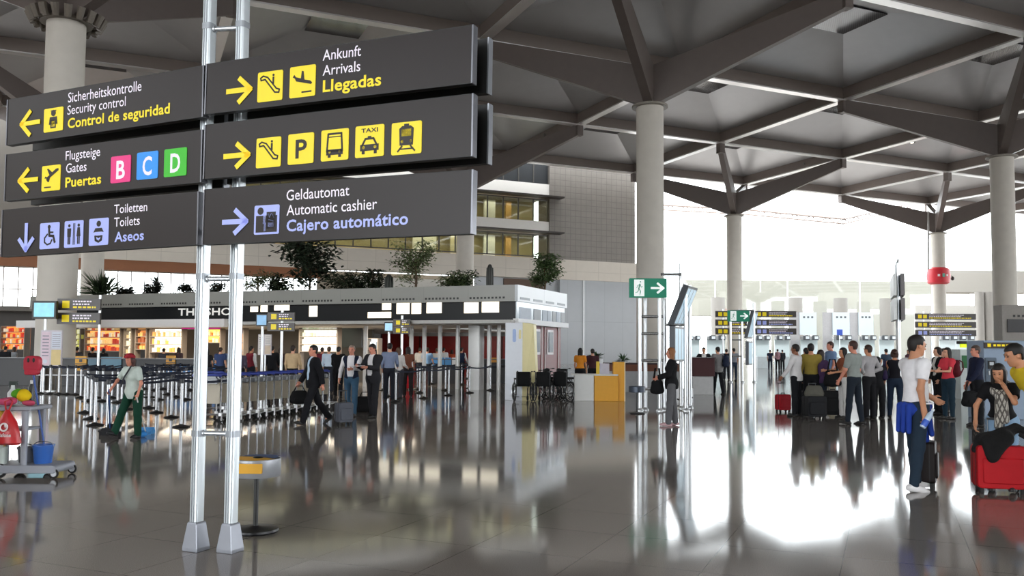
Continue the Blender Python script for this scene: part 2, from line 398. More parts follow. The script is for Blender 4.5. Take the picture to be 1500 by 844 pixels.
def facade(name, x0, x1, Y, z1, step, z0=0.0):
    pn = MB().box(((x0 + x1) / 2, 0, (z0 + z1) / 2), (x1 - x0, .05, z1 - z0)); fr = MB(); n = max(1, round((x1 - x0) / step))
    for i in range(n + 1): fr.box((x0 + (x1 - x0) * i / n, 0, (z0 + z1) / 2), (.14, .3, z1 - z0))
    for z in [z0 + .1, z1 - .1]: fr.box(((x0 + x1) / 2, 0, z), (x1 - x0, .3, .2))
    w = struct(pn.build(name, glass(), loc=(0, Y, 0), smooth=0)); fr.build('window_frame', mat('#e6e8ea', .4), w, smooth=0)
facade('window_10', 24, 170, 155, 36, 13)
struct(MB().box((0, 0, 5.2), (100, 4, 10.4)).build('wall_far', far, loc=(90, 164, 0), smooth=0))
p0, p1 = AT(1004, 410, 170), AT(1420, 410, 170)
struct(MB().box(((p0.x + p1.x) / 2, 172, p0.z - 3.6), (p1.x - p0.x, 4, 7.2)).build('wall_upper', mat('#8d897f', .7, 0, .02), smooth=0))
for px in (1052, 1166, 1232, 1300):
    p = AT(px, 511, 150); struct(MB().lathe([(1.2, 0), (1.2, 11)], 24, c=(p.x, 150, 0)).build('pillar', mat('#726f6a', .7), smooth=38))
p0, p1 = AT(1385, 396, 128), AT(1560, 396, 128)
struct(MB().box(((p0.x + p1.x) / 2, 130, (p0.z + AT(1385, 428, 128).z) / 2), (p1.x - p0.x, 4, p0.z - AT(1385, 428, 128).z)).build('wall_gallery', mat('#aaa69e', .65, 0, .04), smooth=0))
struct(MB().box(((p0.x + p1.x) / 2, 138, 4.6), (p1.x - p0.x, .5, 9.2)).build('wall_gallery_lower', mat('#a5a29c', .6), smooth=0))
for px in (1436, 1449):
    p = AT(px, 511, 127); struct(MB().lathe([(.65, 0), (.65, AT(px, 428, 127).z)], 24, c=(p.x, 127, 0)).build('pillar', mat('#908c86', .7)))
struct(MB().box((0, 0, 12), (.4, 140, 24)).build('wall_left_blocker', mat('#8c8781', .7), loc=(-85, 15, 0), smooth=0))  # unseen wall added to darken the hall and grade the sign's reflections
struct(MB().box((0, 0, 12), (100, .4, 24)).build('wall_back_blocker', mat('#8c8781', .7), loc=(50, -50, 0), smooth=0))  # unseen wall behind the viewer, added to keep light out


for z0, z1, t_ in zz:
    if t_ == 'w':
        ld = bpy.data.lights.new('office_light', 'AREA'); ld.shape = 'RECTANGLE'; ld.size = XB0 - XG - 1; ld.size_y = 1.6; ld.energy = 420; ld.color = (1, .92, .74)
        lo = bpy.data.objects.new('office_ceiling_light', ld); COL.objects.link(lo); lo.location = WF.w((XG + XB0) / 2, 2.2, z1 - .1); lo.rotation_euler = (0, 0, WF.a)
# ================================================================== DIRECTION SIGN (foreground)
SA = math.atan2(-.397, .918)                      # the panels run to the right and towards the viewer
g = G(287, 806)
SF = Frame(g.x, g.y, SA)
YEL, LIL, SWH = mat('#f6dc05', .4, 0, .02, emit=.12), mat('#aab4f2', .4, 0, .02, emit=.1), mat('#f1e9f4', .4, 0, .02, emit=.1)
PAN = mat('#231b1a', .36, 0, .05, 2.0, spec=.3); PANB = mat('#0c0b0b', .5); PINK, BLU, GRN = mat('#e8257f', .4, 0, .02, emit=.1), mat('#1590ea', .4, 0, .02, emit=.1), mat('#2fb914', .4, 0, .02, emit=.1)
sign = thing('directional_sign', 'tall double-sided dark airport direction sign with six panels on two silver posts', 'sign', SF.o, SA)
FRONT = -.145                                     # the viewer's side of the panels (local y)
# posts, feet, rungs
px0 = SF.hit(287, 806)[0]; pxr = px0 + .288
PY = {px0: 0.0, pxr: .075}
for x in (px0, pxr):
    y0 = PY[x]; m = MB(); m.rbox((x, y0, 3.1), (.082, .095, 6.2), .02); m.box((x - .012, y0 - .049, 3.1), (.006, .006, 6.1), 1); m.box((x + .012, y0 - .049, 3.1), (.006, .006, 6.1), 1)
    for z in (.12, .95, 2.24, 4.35): m.rbox((x, y0, z), (.09, .103, .05), .02, 1)
    m.build('post', [mat('#d3dade', .28, .5, .04), mat('#9a9fa5', .35, .5)], sign)
    m = MB(); vs = []
    for z, a, b in ((0, .078, .076), (.03, .078, .076), (.22, .05, .056), (.235, .043, .05)):
        vs += [(x - a, y0 - b, z), (x + a, y0 - b, z), (x + a, y0 + b, z), (x - a, y0 + b, z)]
    fs = [(3, 2, 1, 0), (12, 13, 14, 15)] + [(4 * i + j, 4 * i + (j + 1) % 4, 4 * i + 4 + (j + 1) % 4, 4 * i + 4 + j) for i in range(3) for j in range(4)]
    m.add(vs, fs); m.build('foot', mat('#90939b', .4, .5, .05), sign, smooth=0, bevel=.006)
for z in (.95, 2.22, 2.6, 3.15, 3.7, 4.33):
    m = MB(); m.tube((px0, 0, z), (pxr, .075, z), .022, n=14); m.tube((px0 + .04, .01, z), (px0 + .055, .013, z), .03, n=14); m.tube((pxr - .055, .062, z), (pxr - .04, .066, z), .03, n=14)
    m.build('rung', mat('#c9ced2', .25, .7, .04), sign)

class Icon:                                       # pictogram drawn as raised shapes on a rounded tile: coordinates 0..1 across, 0..1 up
    def __init__(s, w, h): s.m = MB(); s.w, s.h = w, h
    def T(s, p): return ((p[0] - .5) * s.w, (p[1] - .5) * s.h)
    def tile(s, mi=0): s.m.rbox((0, 0, .002), (s.w, s.h, .004), .014, mi); return s
    def poly(s, pts, mi=1): s.m.prism([s.T(p) for p in pts], .003, .0062, mi); return s
    def rect(s, x0, y0, x1, y1, mi=1): return s.poly([(x0, y0), (x1, y0), (x1, y1), (x0, y1)], mi)
    def disc(s, x, y, r, mi=1, n=16): return s.poly([(x + r * math.cos(2 * math.pi * i / n), y + r * s.w / s.h * math.sin(2 * math.pi * i / n)) for i in range(n)], mi)
    def line(s, pts, t=.05, mi=1):
        q = [Vector(s.T(p)) for p in pts]; t *= s.w
        for a, b in zip(q, q[1:]):
            d = (b - a).normalized(); n = Vector((-d.y, d.x)) * t / 2; e = d * t * .3
            s.m.prism([tuple(a - e - n), tuple(b + e - n), tuple(b + e + n), tuple(a - e + n)], .003, .0062, mi)
        return s
def ic_arrow(i, d):
    if d == 'r': i.line([(0, .5), (.95, .5)], .17, 0).line([(.5, .98), (.96, .5), (.5, .02)], .17, 0)
    if d == 'l': i.line([(1, .5), (.05, .5)], .17, 0).line([(.5, .98), (.04, .5), (.5, .02)], .17, 0)
    if d == 'd': i.line([(.5, 1), (.5, .05)], .2, 0).line([(.05, .45), (.5, .04), (.95, .45)], .2, 0)
def ic_escalator(i): i.line([(.14, .72), (.3, .74), (.7, .28), (.86, .26), (.88, .36), (.76, .4), (.4, .8), (.22, .86), (.12, .8), (.14, .72)], .05).disc(.63, .86, .04).line([(.63, .78), (.63, .58)], .07)
def ic_land(i): i.poly([(.12, .66), (.2, .62), (.26, .52), (.84, .38), (.88, .43), (.8, .5), (.58, .55), (.54, .82), (.47, .84), (.44, .6), (.24, .66), (.18, .74)]).rect(.48, .13, .86, .18)
def ic_takeoff(i): i.poly([(.16, .5), (.24, .5), (.32, .44), (.9, .78), (.88, .86), (.76, .84), (.56, .72), (.34, .88), (.28, .86), (.42, .62), (.28, .54), (.2, .58)]).poly([(.24, .46), (.34, .34), (.4, .36), (.46, .54)]).rect(.15, .12, .5, .17)
def ic_P(i): put_text(i.m, 'P', Matrix.Translation((-.2 * i.w, -.3 * i.h, .005)), .44 * i.w, .6 * i.h, True, 1)
def ic_bus(i): i.line([(.26, .86), (.74, .86), (.78, .3), (.22, .3), (.26, .86)], .06).rect(.2, .18, .8, .36).rect(.26, .1, .36, .2).rect(.64, .1, .74, .2).disc(.32, .28, .04, 0).disc(.68, .28, .04, 0).line([(.26, .76), (.74, .76)], .03)
def ic_taxi(i):
    put_text(i.m, 'TAXI', Matrix.Translation((-.29 * i.w, .28 * i.h, .0055)), .58 * i.w, .13 * i.h, True, 1)
    i.line([(.25, .38), (.36, .58), (.64, .58), (.75, .38)], .06).rect(.18, .2, .82, .4).rect(.24, .1, .34, .24).rect(.66, .1, .76, .24).disc(.3, .31, .05, 0).disc(.7, .31, .05, 0).rect(.44, .6, .56, .66)
def ic_train(i): i.poly([(.28, .28), (.72, .28), (.74, .8), (.64, .88), (.36, .88), (.26, .8)]).rect(.34, .56, .66, .78, 0).disc(.36, .4, .045, 0).disc(.64, .4, .045, 0).line([(.36, .26), (.22, .1)], .05).line([(.64, .26), (.78, .1)], .05).line([(.3, .17), (.7, .17)], .04).rect(.42, .88, .58, .94)
def ic_security(i): i.disc(.5, .78, .12).poly([(.28, .3), (.72, .3), (.68, .62), (.32, .62)]).rect(.36, .14, .64, .5).rect(.42, .2, .6, .44, 0).line([(.44, .24), (.58, .4)], .04).rect(.36, .86, .64, .9)
def ic_wheelchair(i):
    i.disc(.48, .84, .07).line([(.48, .76), (.5, .5), (.7, .48), (.78, .24)], .09).line([(.49, .63), (.68, .62)], .06)
    i.line([(.4, .56), (.26, .42), (.26, .26), (.4, .16), (.56, .2), (.64, .34)], .055)
def ic_wc(i): i.disc(.26, .82, .06).poly([(.17, .4), (.35, .4), (.36, .72), (.16, .72)]).rect(.19, .12, .25, .42).rect(.27, .12, .33, .42).rect(.47, .1, .5, .9).rect(.54, .1, .57, .9).disc(.76, .82, .06).poly([(.66, .4), (.86, .4), (.82, .74), (.7, .74)]).rect(.7, .12, .75, .42).rect(.78, .12, .83, .42)
def ic_baby(i): i.disc(.5, .8, .11).poly([(.24, .48), (.34, .64), (.66, .64), (.76, .48), (.66, .5), (.34, .5)]).line([(.34, .34), (.36, .2), (.5, .14), (.64, .2), (.66, .34)], .09).poly([(.32, .36), (.68, .36), (.5, .26)]).disc(.5, .2, .05, 0)
def ic_atm(i): i.rect(.08, .07, .92, .64, 1).disc(.25, .8, .12).rect(.36, .36, .46, .66, 0).rect(.4, .1, .48, .4, 0).rect(.5, .18, .86, .76, 1).line([(.56, .7), (.62, .58), (.68, .7)], .035, 0).line([(.7, .7), (.8, .56)], .035, 0).rect(.56, .24, .8, .4, 0).line([(.58, .5), (.78, .44)], .03, 0)
def ic_letter(ch):
    def f(i): put_text(i.m, ch, Matrix.Translation((-.22 * i.w, -.34 * i.h, .0045)), .44 * i.w, .66 * i.h, True, 1)
    return f
def ic_run(i):
    i.disc(.62, .86, .075).line([(.58, .74), (.46, .46)], .14).line([(.46, .46), (.64, .3), (.56, .08)], .085).line([(.46, .46), (.36, .26), (.14, .22)], .085).line([(.56, .7), (.36, .66), (.26, .5)], .065).line([(.58, .7), (.72, .54), (.86, .58)], .065)

def sign_panel(root, corners, icons, texts, frame=SF, off=FRONT, back=True, w_name='sign_panel'):
    tl, tr, br, bl = [Vector(frame.hit(*c, off)) for c in corners]
    ctr = (tl + tr + br + bl) / 4; w = ((tr - tl).length + (br - bl).length) / 2; h = ((tl - bl).length + (tr - br).length) / 2
    e = (tr - tl) + (br - bl); roll = math.atan2(e.y, e.x)
    M = Matrix.Translation((ctr.x, off, ctr.y)) @ Matrix.Rotation(-roll, 4, 'Y') @ Matrix.Rotation(math.pi / 2, 4, 'X')   # local: x right, y up, z to the viewer
    def loc(px, py):
        p = Vector(frame.hit(px, py, off)); q = M.inverted() @ Vector((p.x, off, p.y)); return q.x, q.y
    m = MB(); m.box((0, 0, -.03), (w, h, .06), 0, M); m.box((w / 2 + .006, 0, -.03), (.012, h + .01, .07), 1, M); m.box((-w / 2 - .006, 0, -.03), (.012, h + .01, .07), 1, M)
    m.box((0, h / 2 + .003, -.03), (w, .006, .06), 2, M); m.box((0, -h / 2 - .003, -.03), (w, .006, .06), 2, M)
    p_ = m.build(w_name, [PAN, mat('#6f7076', .3, .6), PANB], root, smooth=0)
    for nm, (x0, y0, x1, y1), fn, tile, cols in icons:
        a = loc(x0, (y0 + y1) / 2); b = loc(x1, (y0 + y1) / 2); c = loc((x0 + x1) / 2, y0); d = loc((x0 + x1) / 2, y1)
        skew = abs(b[1] - a[1])
        ic = Icon(abs(b[0] - a[0]), abs(c[1] - d[1]) * tile[1])
        if tile[0]: ic.tile()
        fn(ic)
        T = M @ Matrix.Translation(((a[0] + b[0]) / 2, (c[1] + d[1]) / 2, .001))
        q = MB(); q.add(ic.m.v, ic.m.f, 0, T); q.m = list(ic.m.m); q.build(nm, cols, p_, smooth=0)
    for txt, (x0, y0), (x1, y1), cap, bold, mt in texts:
        a, b = loc(x0, y0), loc(x1, y1); c = loc(x0, y0 - cap)
        d = Vector((b[0] - a[0], b[1] - a[1])); q = MB()
        T = M @ Matrix.Translation((a[0], a[1], .003)) @ Matrix.Rotation(math.atan2(d.y, d.x) * .6, 4, 'Z')
        put_text(q, txt, T, d.length, c[1] - a[1], bold); q.build('lettering', mt, p_, smooth=0)
    if back:
        q = MB(); Mb = Matrix.Translation((0, -2 * off, 0)) @ M
        q.box((0, 0, 0), (w, h, .06), 0, Mb); q.box((w / 2 + .006, 0, 0), (.012, h + .01, .07), 1, Mb); q.build('rear_panel', [PANB, mat('#8f9298', .3, .6)], root, smooth=0)
    return p_
Yk, Lk = [YEL, PAN], [LIL, PAN]
T1, T0 = (True, .93), (False, 1)
sign_panel(sign, ((10, 147), (297, 97), (296.5, 170), (12, 212)),
    [('arrow', (31, 163, 58, 198), lambda i: ic_arrow(i, 'l'), T0, [YEL]), ('pictogram', (65, 157, 93, 194), ic_security, T1, Yk)],
    [('Sicherheitskontrolle', (100, 150.5), (207.5, 133), 14.5, False, SWH), ('Security control', (99, 168.5), (184.5, 155), 13.5, False, SWH), ('Control de seguridad', (99.5, 188), (249, 166), 14, True, YEL)])
sign_panel(sign, ((9, 228), (295, 190), (294, 267), (8, 293)),
    [('arrow', (28, 248, 55, 280), lambda i: ic_arrow(i, 'l'), T0, [YEL]), ('pictogram', (62, 241, 89, 281), ic_takeoff, T1, Yk),
     ('gate_letter_tile', (163, 227, 192, 269), ic_letter('B'), T1, [PINK, SWH]), ('gate_letter_tile', (201, 221, 232, 264), ic_letter('C'), T1, [BLU, SWH]), ('gate_letter_tile', (241, 216, 274, 260), ic_letter('D'), T1, [GRN, SWH])],
    [('Flugsteige', (96.5, 235), (147, 228), 13.5, False, SWH), ('Gates', (97, 253.5), (127, 250), 13.5, False, SWH), ('Puertas', (96, 274.5), (148.5, 268.5), 14, True, YEL)])
sign_panel(sign, ((4, 308), (290, 282), (288, 357), (3, 376)),
    [('arrow', (28, 329, 50, 368), lambda i: ic_arrow(i, 'd'), T0, [LIL]), ('pictogram', (59, 325, 87.5, 366), ic_wheelchair, T1, Lk), ('pictogram', (95, 322, 122.5, 364), ic_wc, T1, Lk), ('pictogram', (131, 318.5, 159.5, 361), ic_baby, T1, Lk)],
    [('Toiletten', (167.5, 313), (216, 309), 13, False, SWH), ('Toilets', (167.5, 332.5), (205, 329), 13.5, False, SWH), ('Aseos', (168, 354.5), (211, 351), 14, True, LIL)], back=False)
sign_panel(sign, ((303, 95), (690, 37), (692, 121), (302, 166)),
    [('arrow', (334, 115, 369, 150), lambda i: ic_arrow(i, 'r'), T0, [YEL]), ('pictogram', (378, 103, 414.5, 150), ic_escalator, T1, Yk), ('pictogram', (425, 95, 462.5, 144), ic_land, T1, Yk)],
    [('Ankunft', (473, 89), (529, 82), 15.5, False, SWH), ('Arrivals', (473, 111), (528, 104), 15, False, SWH), ('Llegadas', (473, 135), (558.5, 124.5), 17, True, YEL)])
sign_panel(sign, ((301, 183), (690, 139), (692, 227), (300, 262)),
    [('arrow', (330, 211, 366, 245), lambda i: ic_arrow(i, 'r'), T0, [YEL]), ('pictogram', (376, 200, 412, 247), ic_escalator, T1, Yk), ('pictogram', (422.5, 194, 460, 242), ic_P, T1, Yk), ('pictogram', (471, 188, 511, 237), ic_bus, T1, Yk), ('pictogram', (521, 182, 563, 232), ic_taxi, T1, Yk), ('pictogram', (574, 177, 618, 228), ic_train, T1, Yk)], [])
sign_panel(sign, ((299, 279), (690, 249), (691, 342), (299, 357)),
    [('arrow', (328, 308, 363, 342), lambda i: ic_arrow(i, 'r'), T0, [LIL]), ('pictogram', (373, 299, 409.5, 345), ic_atm, T1, Lk)],
    [('Geldautomat', (420, 294), (512, 285), 15.5, False, SWH), ('Automatic cashier', (420, 316), (552.5, 304.5), 15.5, False, SWH), ('Cajero automático', (420, 339), (598, 327), 16.5, True, LIL)], back=False)

# ================================================================== recycling stand beside the sign
def bin_stand(px, py, label, big=True, s=1.0):
    p = G(px, py); t = thing('waste_stand', label, 'waste stand', p)
    MB().lathe([(.2 * s, 0), (.205 * s, .012), (.2 * s, .03), (.06 * s, .045), (.025, .055)], 36).build('base_plate', mat('#17171a', .3, .3), t)
    MB().tube((0, 0, .04), (0, 0, .62), .022, n=16).build('pole', BLACK, t)
    if big:
        m = MB(); m.lathe([(.205, .50), (.212, .51), (.212, .655), (.205, .66), (.2, .655), (.2, .51)], 40); m.lathe([(.2, .5), (.2, .515)], 40)
        m.build('drum', mat('#abaeb3', .35, .4), t)
        m = MB(); m.add([(.2 * math.cos(w), .2 * math.sin(w), .66) for w in [R(a) for a in range(150, 341, 10)]] + [(0, 0, .668)], [(i, i + 1, 20) for i in range(19)] + [(19, 0, 20)])
        m.rbox((.0, -.208, .59), (.22, .02, .085), .008, 0, None, 'y'); m.build('yellow_flap', mat('#e2a61c', .45, 0, .06), t, smooth=0)
        m = MB(); m.add([(.19 * math.cos(w), .19 * math.sin(w), .667) for w in [R(a) for a in range(-20, 151, 10)]] + [(0, 0, .672)], [(i, i + 1, 18) for i in range(17)] + [(17, 0, 18)])
        m.build('blue_flap', mat('#2c4a7c', .45), t, smooth=0)
        m = MB(); m.ell((.02, -.03, .66), (.05, .05, .018)); m.build('slot', BLACK, t)
    else:
        MB().lathe([(.2, .55), (.215, .56), (.215, .70), (.2, .71), (.01, .72)], 36).build('drum', mat('#39424f', .35, .4), t)
    return t
bin_stand(374, 779, 'round waste stand with yellow and blue lid on black pole behind the tall sign')
bin_stand(933, 606, 'dark round waste stand on thin pole left of the exit sign post', False)
# ================================================================== SHOP BUILDING under the roof garden
FF = Frame(.1, 32, R(-22.5))
def fz(px, py): return FF.hit(px, py)[1]
def fx(px, off=0.0): return FF.hit(px, 470, off)[0]
ZT, ZF, ZB, ZS = fz(754, 417), fz(754, 441), fz(754, 469), fz(754, 474)
XE = -26.0
shop = bpy.data.objects.new('shop_building', None); COL.objects.link(shop); shop.location = FF.o; shop.rotation_euler.z = FF.a
tag(shop, 'long low grey shop building with dark window band and roof garden', 'shop')
def sbox(name, x0, x1, y0, y1, z0, z1, m, parent=shop, bevel=0):
    return MB().box(((x0 + x1) / 2, (y0 + y1) / 2, (z0 + z1) / 2), (abs(x1 - x0), abs(y1 - y0), abs(z1 - z0))).build(name, m, parent, smooth=0, bevel=bevel)
m = MB(); m.box((XE / 2, .12, (ZT + ZF) / 2), (-XE, .24, ZT - ZF))
gx = -.45
while gx > XE + 2:
    for k in range(10): m.box((gx - k * .155, -.004, ZF + .14), (.085, .012, .075), 1)
    gx -= 1.95
m.build('fascia', [grid_mat('fascia_metal', '#8f8f89', '#7d7d78', 1.95, .015, 0, axes=(0, 0), rough=.3, spec=.6, nz=.16, nsc=.6), BLACK], shop, smooth=0)
sbox('roof_deck', XE, -6, 5.8, 19, ZT - .35, ZT - .12, mat('#6d6a62', .8))
sbox('roof_deck', XE, 0, .24, 5.8, ZT - .35, ZT - .12, mat('#6d6a62', .8))
sbox('window_band', XE, -.02, .2, .45, ZB, ZF, mat('#14171a', .3, 0, .2, .5, spec=.2))
lit = mat('#fff3dc', .4, 0, .08, 3.0, emit=1.1)
for x0, x1, y0, y1 in ((560, 573, 444, 454), (581, 600, 444, 460), (603, 617, 444, 460), (625, 647, 443, 459), (680, 701, 443, 459), (706, 731, 442, 458), (367, 378, 449, 457), (382, 392, 447, 457), (402, 424, 447, 455), (453, 465, 448, 464), (539, 573, 457, 466)):
    a, b = FF.hit(x0, y1, .19), FF.hit(x1, y0, .19); sbox('lit_window', a[0], b[0], .17, .2, a[1], b[1], lit)
sbox('ledge', XE, .05, -.45, .45, ZS, ZB, mat('#b9b8b4', .5))
sbox('ledge', XE, fx(345), -.7, -.45, ZS - .1, ZB + .12, mat('#e9e6e4', .5, 0, .03))
sbox('soffit', XE, -6, 5.8, 19, ZS - .02, ZS + .06, mat('#c9c6c0', .6))
sbox('soffit', XE, -.1, .45, 5.8, ZS - .02, ZS + .06, mat('#c9c6c0', .6))
m = MB()
M_ = Matrix.Translation((FF.hit(256, 463)[0], .19, FF.hit(256, 463, 0)[1] + .03)) @ Matrix.Rotation(math.pi / 2, 4, 'X')
put_text(m, 'THE SHOP', M_, FF.hit(345, 463)[0] - FF.hit(256, 463)[0], .32, True); m.build('lettering', mat('#e6e4df', .4, emit=.25), shop, smooth=0)
# right-hand end
white_p = grid_mat('white_panel', '#eef1f4', '#cfd4d8', 2.9, .03, 0, axes=(1, 1), rough=.35, nz=.03)
m = MB(); m.box((.06, 2.9, (ZT + ZF) / 2), (.12, 5.8, ZT - ZF))
for k in range(4): m.box((.125, .75 + k * 1.42, ZF + .12), (.012, 1.0, .09), 1)
m.build('end_fascia', [white_p, mat('#9aa0a6', .4)], shop, smooth=0)
m = MB(); m.box((.02, 2.9, (ZB + ZF) / 2), (.04, 5.6, ZF - ZB))
for y0, y1, mi in ((1.9, 2.7, 1), (4.1, 4.5, 1), (5.2, 5.7, 1), (2.9, 3.4, 2), (3.5, 3.9, 2), (4.6, 5.0, 2), (.4, 1.6, 2)): m.box((.045, (y0 + y1) / 2, ZB + .28), (.02, y1 - y0, .46), mi)
m.build('end_window', [mat('#b9c3cc', .12, 0, .15, .8), mat('#2c3440', .3), mat('#8d97a6', .4)], shop, smooth=0)
sbox('end_sill', -.02, .2, -.1, 5.8, ZS - .02, ZB + .06, mat('#f0f1f2', .5, 0, .02))
redm = mat('#6f1f22', .4, 0, .25, 1.2)
m = MB(); m.box((-.25, 3.9, ZS / 2), (.12, 3.9, ZS))
for y0, y1 in ((2.5, 3.1), (4.1, 4.7)):
    m.box((-.17, (y0 + y1) / 2, 1.95), (.06, y1 - y0 + .16, 1.05), 1); m.box((-.13, (y0 + y1) / 2, 1.95), (.04, y1 - y0 - .1, .85), 2)
for y in (2.2, 3.4, 3.8, 5.5): m.box((-.18, y, ZS / 2), (.05, .1, ZS), 3)
m.build('red_shopfront', [redm, mat('#d8d4d6', .4), mat('#5d6672', .2), mat('#b9a8a6', .4)], shop, smooth=0)
# open front : pillars, back walls
for px, w in ((536, .16), (603, .15), (622, .15), (645, .15), (671, .15), (698, .5), (717, .16), (731, .14)):
    x = fx(px, 1.6); MB().rbox((x, 1.6, ZS / 2), (w, w, ZS), .04).build('pillar', mat('#d2d2d0', .35, .1, .05), shop)
m = MB(); x0, x1 = fx(560, 19), fx(800, 19)
m.box(((x0 + x1) / 2, 19, ZS / 2), (x1 - x0, .1, ZS))
for i in range(9): m.box((x0 + (x1 - x0) * i / 8, 18.92, ZS / 2), (.08, .06, ZS), 1)
m.build('red_wall', [mat('#8c2320', .35, 0, .35, 2.5), mat('#3b1715', .4)], shop, smooth=0)
sbox('back_wall', XE, fx(545, 7.5), 7.5, 7.7, 0, ZS, mat('#58534e', .6, 0, .2, .4))
sbox('black_panel', fx(495, 5), fx(530, 5), 5, 5.1, ZS - .95, ZS, BLACK)
sbox('crossbeam', fx(600, 2), fx(740, 2), 1.9, 2.1, ZS - .45, ZS - .3, mat('#77736f', .5))
# back-lit displays and shelves inside
def shelf(px0, px1, py0, py1, cols, label, glow=.9, y=4.2, rows=4):
    a, b = FF.hit(px0, py1, y), FF.hit(px1, py0, y); w, h = b[0] - a[0], b[1] - a[1]
    t = thing('display_shelf', label, 'shelf', FF.w((a[0] + b[0]) / 2, y), FF.a)
    MB().box((0, .2, a[1] + h / 2), (w, .06, h)).build('light_panel', mat(cols[0], .5, 0, .25, 2.2, emit=glow), t, smooth=0)
    m = MB()
    for k in range(rows + 1): m.box((0, .02, a[1] + h * k / rows), (w, .34, .04))
    for sx in (-1, 1): m.box((sx * w / 2, .02, (a[1] + h) / 2), (.06, .36, a[1] + h))
    m.build('frame', mat('#8a7f74', .5), t, smooth=0)
    m = MB(); rnd = random.Random(int(px0))
    for k in range(rows):
        x = -w / 2 + .12
        while x < w / 2 - .12:
            ww = rnd.uniform(.08, .22); hh = rnd.uniform(.4, .8) * h / rows
            m.box((x + ww / 2, -.02, a[1] + h * k / rows + hh / 2 + .02), (ww * .85, .16, hh), rnd.randrange(len(cols) - 1)); x += ww + .03
    o = m.build('goods', [mat(c, .5, emit=.25) for c in cols[1:]], t, smooth=0); o['kind'] = 'stuff'  # goods get a slight glow in place of shelf lighting
shelf(4, 40, 478, 512, ['#f08b3c', '#d9402c', '#f4b25a', '#ead9c0'], 'orange lit shop shelf with red goods at the left edge of the picture')
shelf(108, 121, 482, 512, ['#d9d46a', '#c3c060', '#e9e7bd'], 'narrow yellow green lit shelf left of the orange displays', .6)
shelf(127, 180, 474, 514, ['#f2a558', '#e0622f', '#f7cf8c', '#b0392b', '#fff0d2'], 'wide orange lit shop shelf under the hanging dark signs')
shelf(184, 196, 474, 518, ['#f4ead0', '#e9dfc4', '#cfb98c'], 'narrow cream lit display between two orange shop shelves', 1.1)
shelf(201, 218, 474, 512, ['#d98a4a', '#8c4a2a', '#e8a860'], 'dim orange display right of the narrow cream one', .5)
shelf(222, 270, 470, 516, ['#f6ecd9', '#e8a050', '#f8f2e6', '#d9c9b0'], 'wide cream white lit shop display left of the tall sign posts', 1.3)
shelf(292, 326, 482, 502, ['#f2d46a', '#d97a2a', '#f7e7a0'], 'yellow and orange lit display between the tall sign posts', .9, rows=2)
shelf(348, 360, 474, 530, ['#c98a5a', '#5a3424', '#e0b080'], 'narrow brown lit display just right of the tall sign posts', .5)
shelf(441, 497, 472, 515, ['#e9edd6', '#f4f4e4', '#d3dcbd', '#ffffff'], 'pale green white lit display behind the man in the dark suit', 1.1)
shelf(540, 556, 496, 512, ['#dfe9ee', '#b9c8d3'], 'small pale blue lit display behind the queue', .9, rows=1)
a, b = FF.hit(267, 482, 3.4), FF.hit(322, 473, 3.4)
ms = thing('shop_sign', 'magenta lit shop sign between the tall sign posts', 'sign', FF.w((a[0] + b[0]) / 2, 3.4), FF.a)
MB().box((0, 0, (a[1] + b[1]) / 2), (b[0] - a[0], .1, b[1] - a[1])).build('box', mat('#c21a86', .4, 0, .05, emit=.5), ms, smooth=0)
m = MB()
for k in range(7): m.box((-(b[0] - a[0]) * .1 + k * .13, -.055, (a[1] + b[1]) / 2), (.09, .01, .1))
m.build('lettering', mat('#f3d3ea', .4, emit=.4), ms, smooth=0)
MB().tube((0, .05, b[1]), (0, .05, ZS), .03, n=6).build('hanger', DKGREY, ms)
bpy.context.view_layer.update()
ld = bpy.data.lights.new('shop_light', 'AREA'); ld.shape = 'RECTANGLE'; ld.size = 18; ld.size_y = 1.0; ld.energy = 520; ld.color = (1, .86, .68)
lo = bpy.data.objects.new('shop_ceiling_light', ld); COL.objects.link(lo); lo.location = FF.w(-15, 3, ZS - .08); lo.rotation_euler = (0, 0, FF.a)

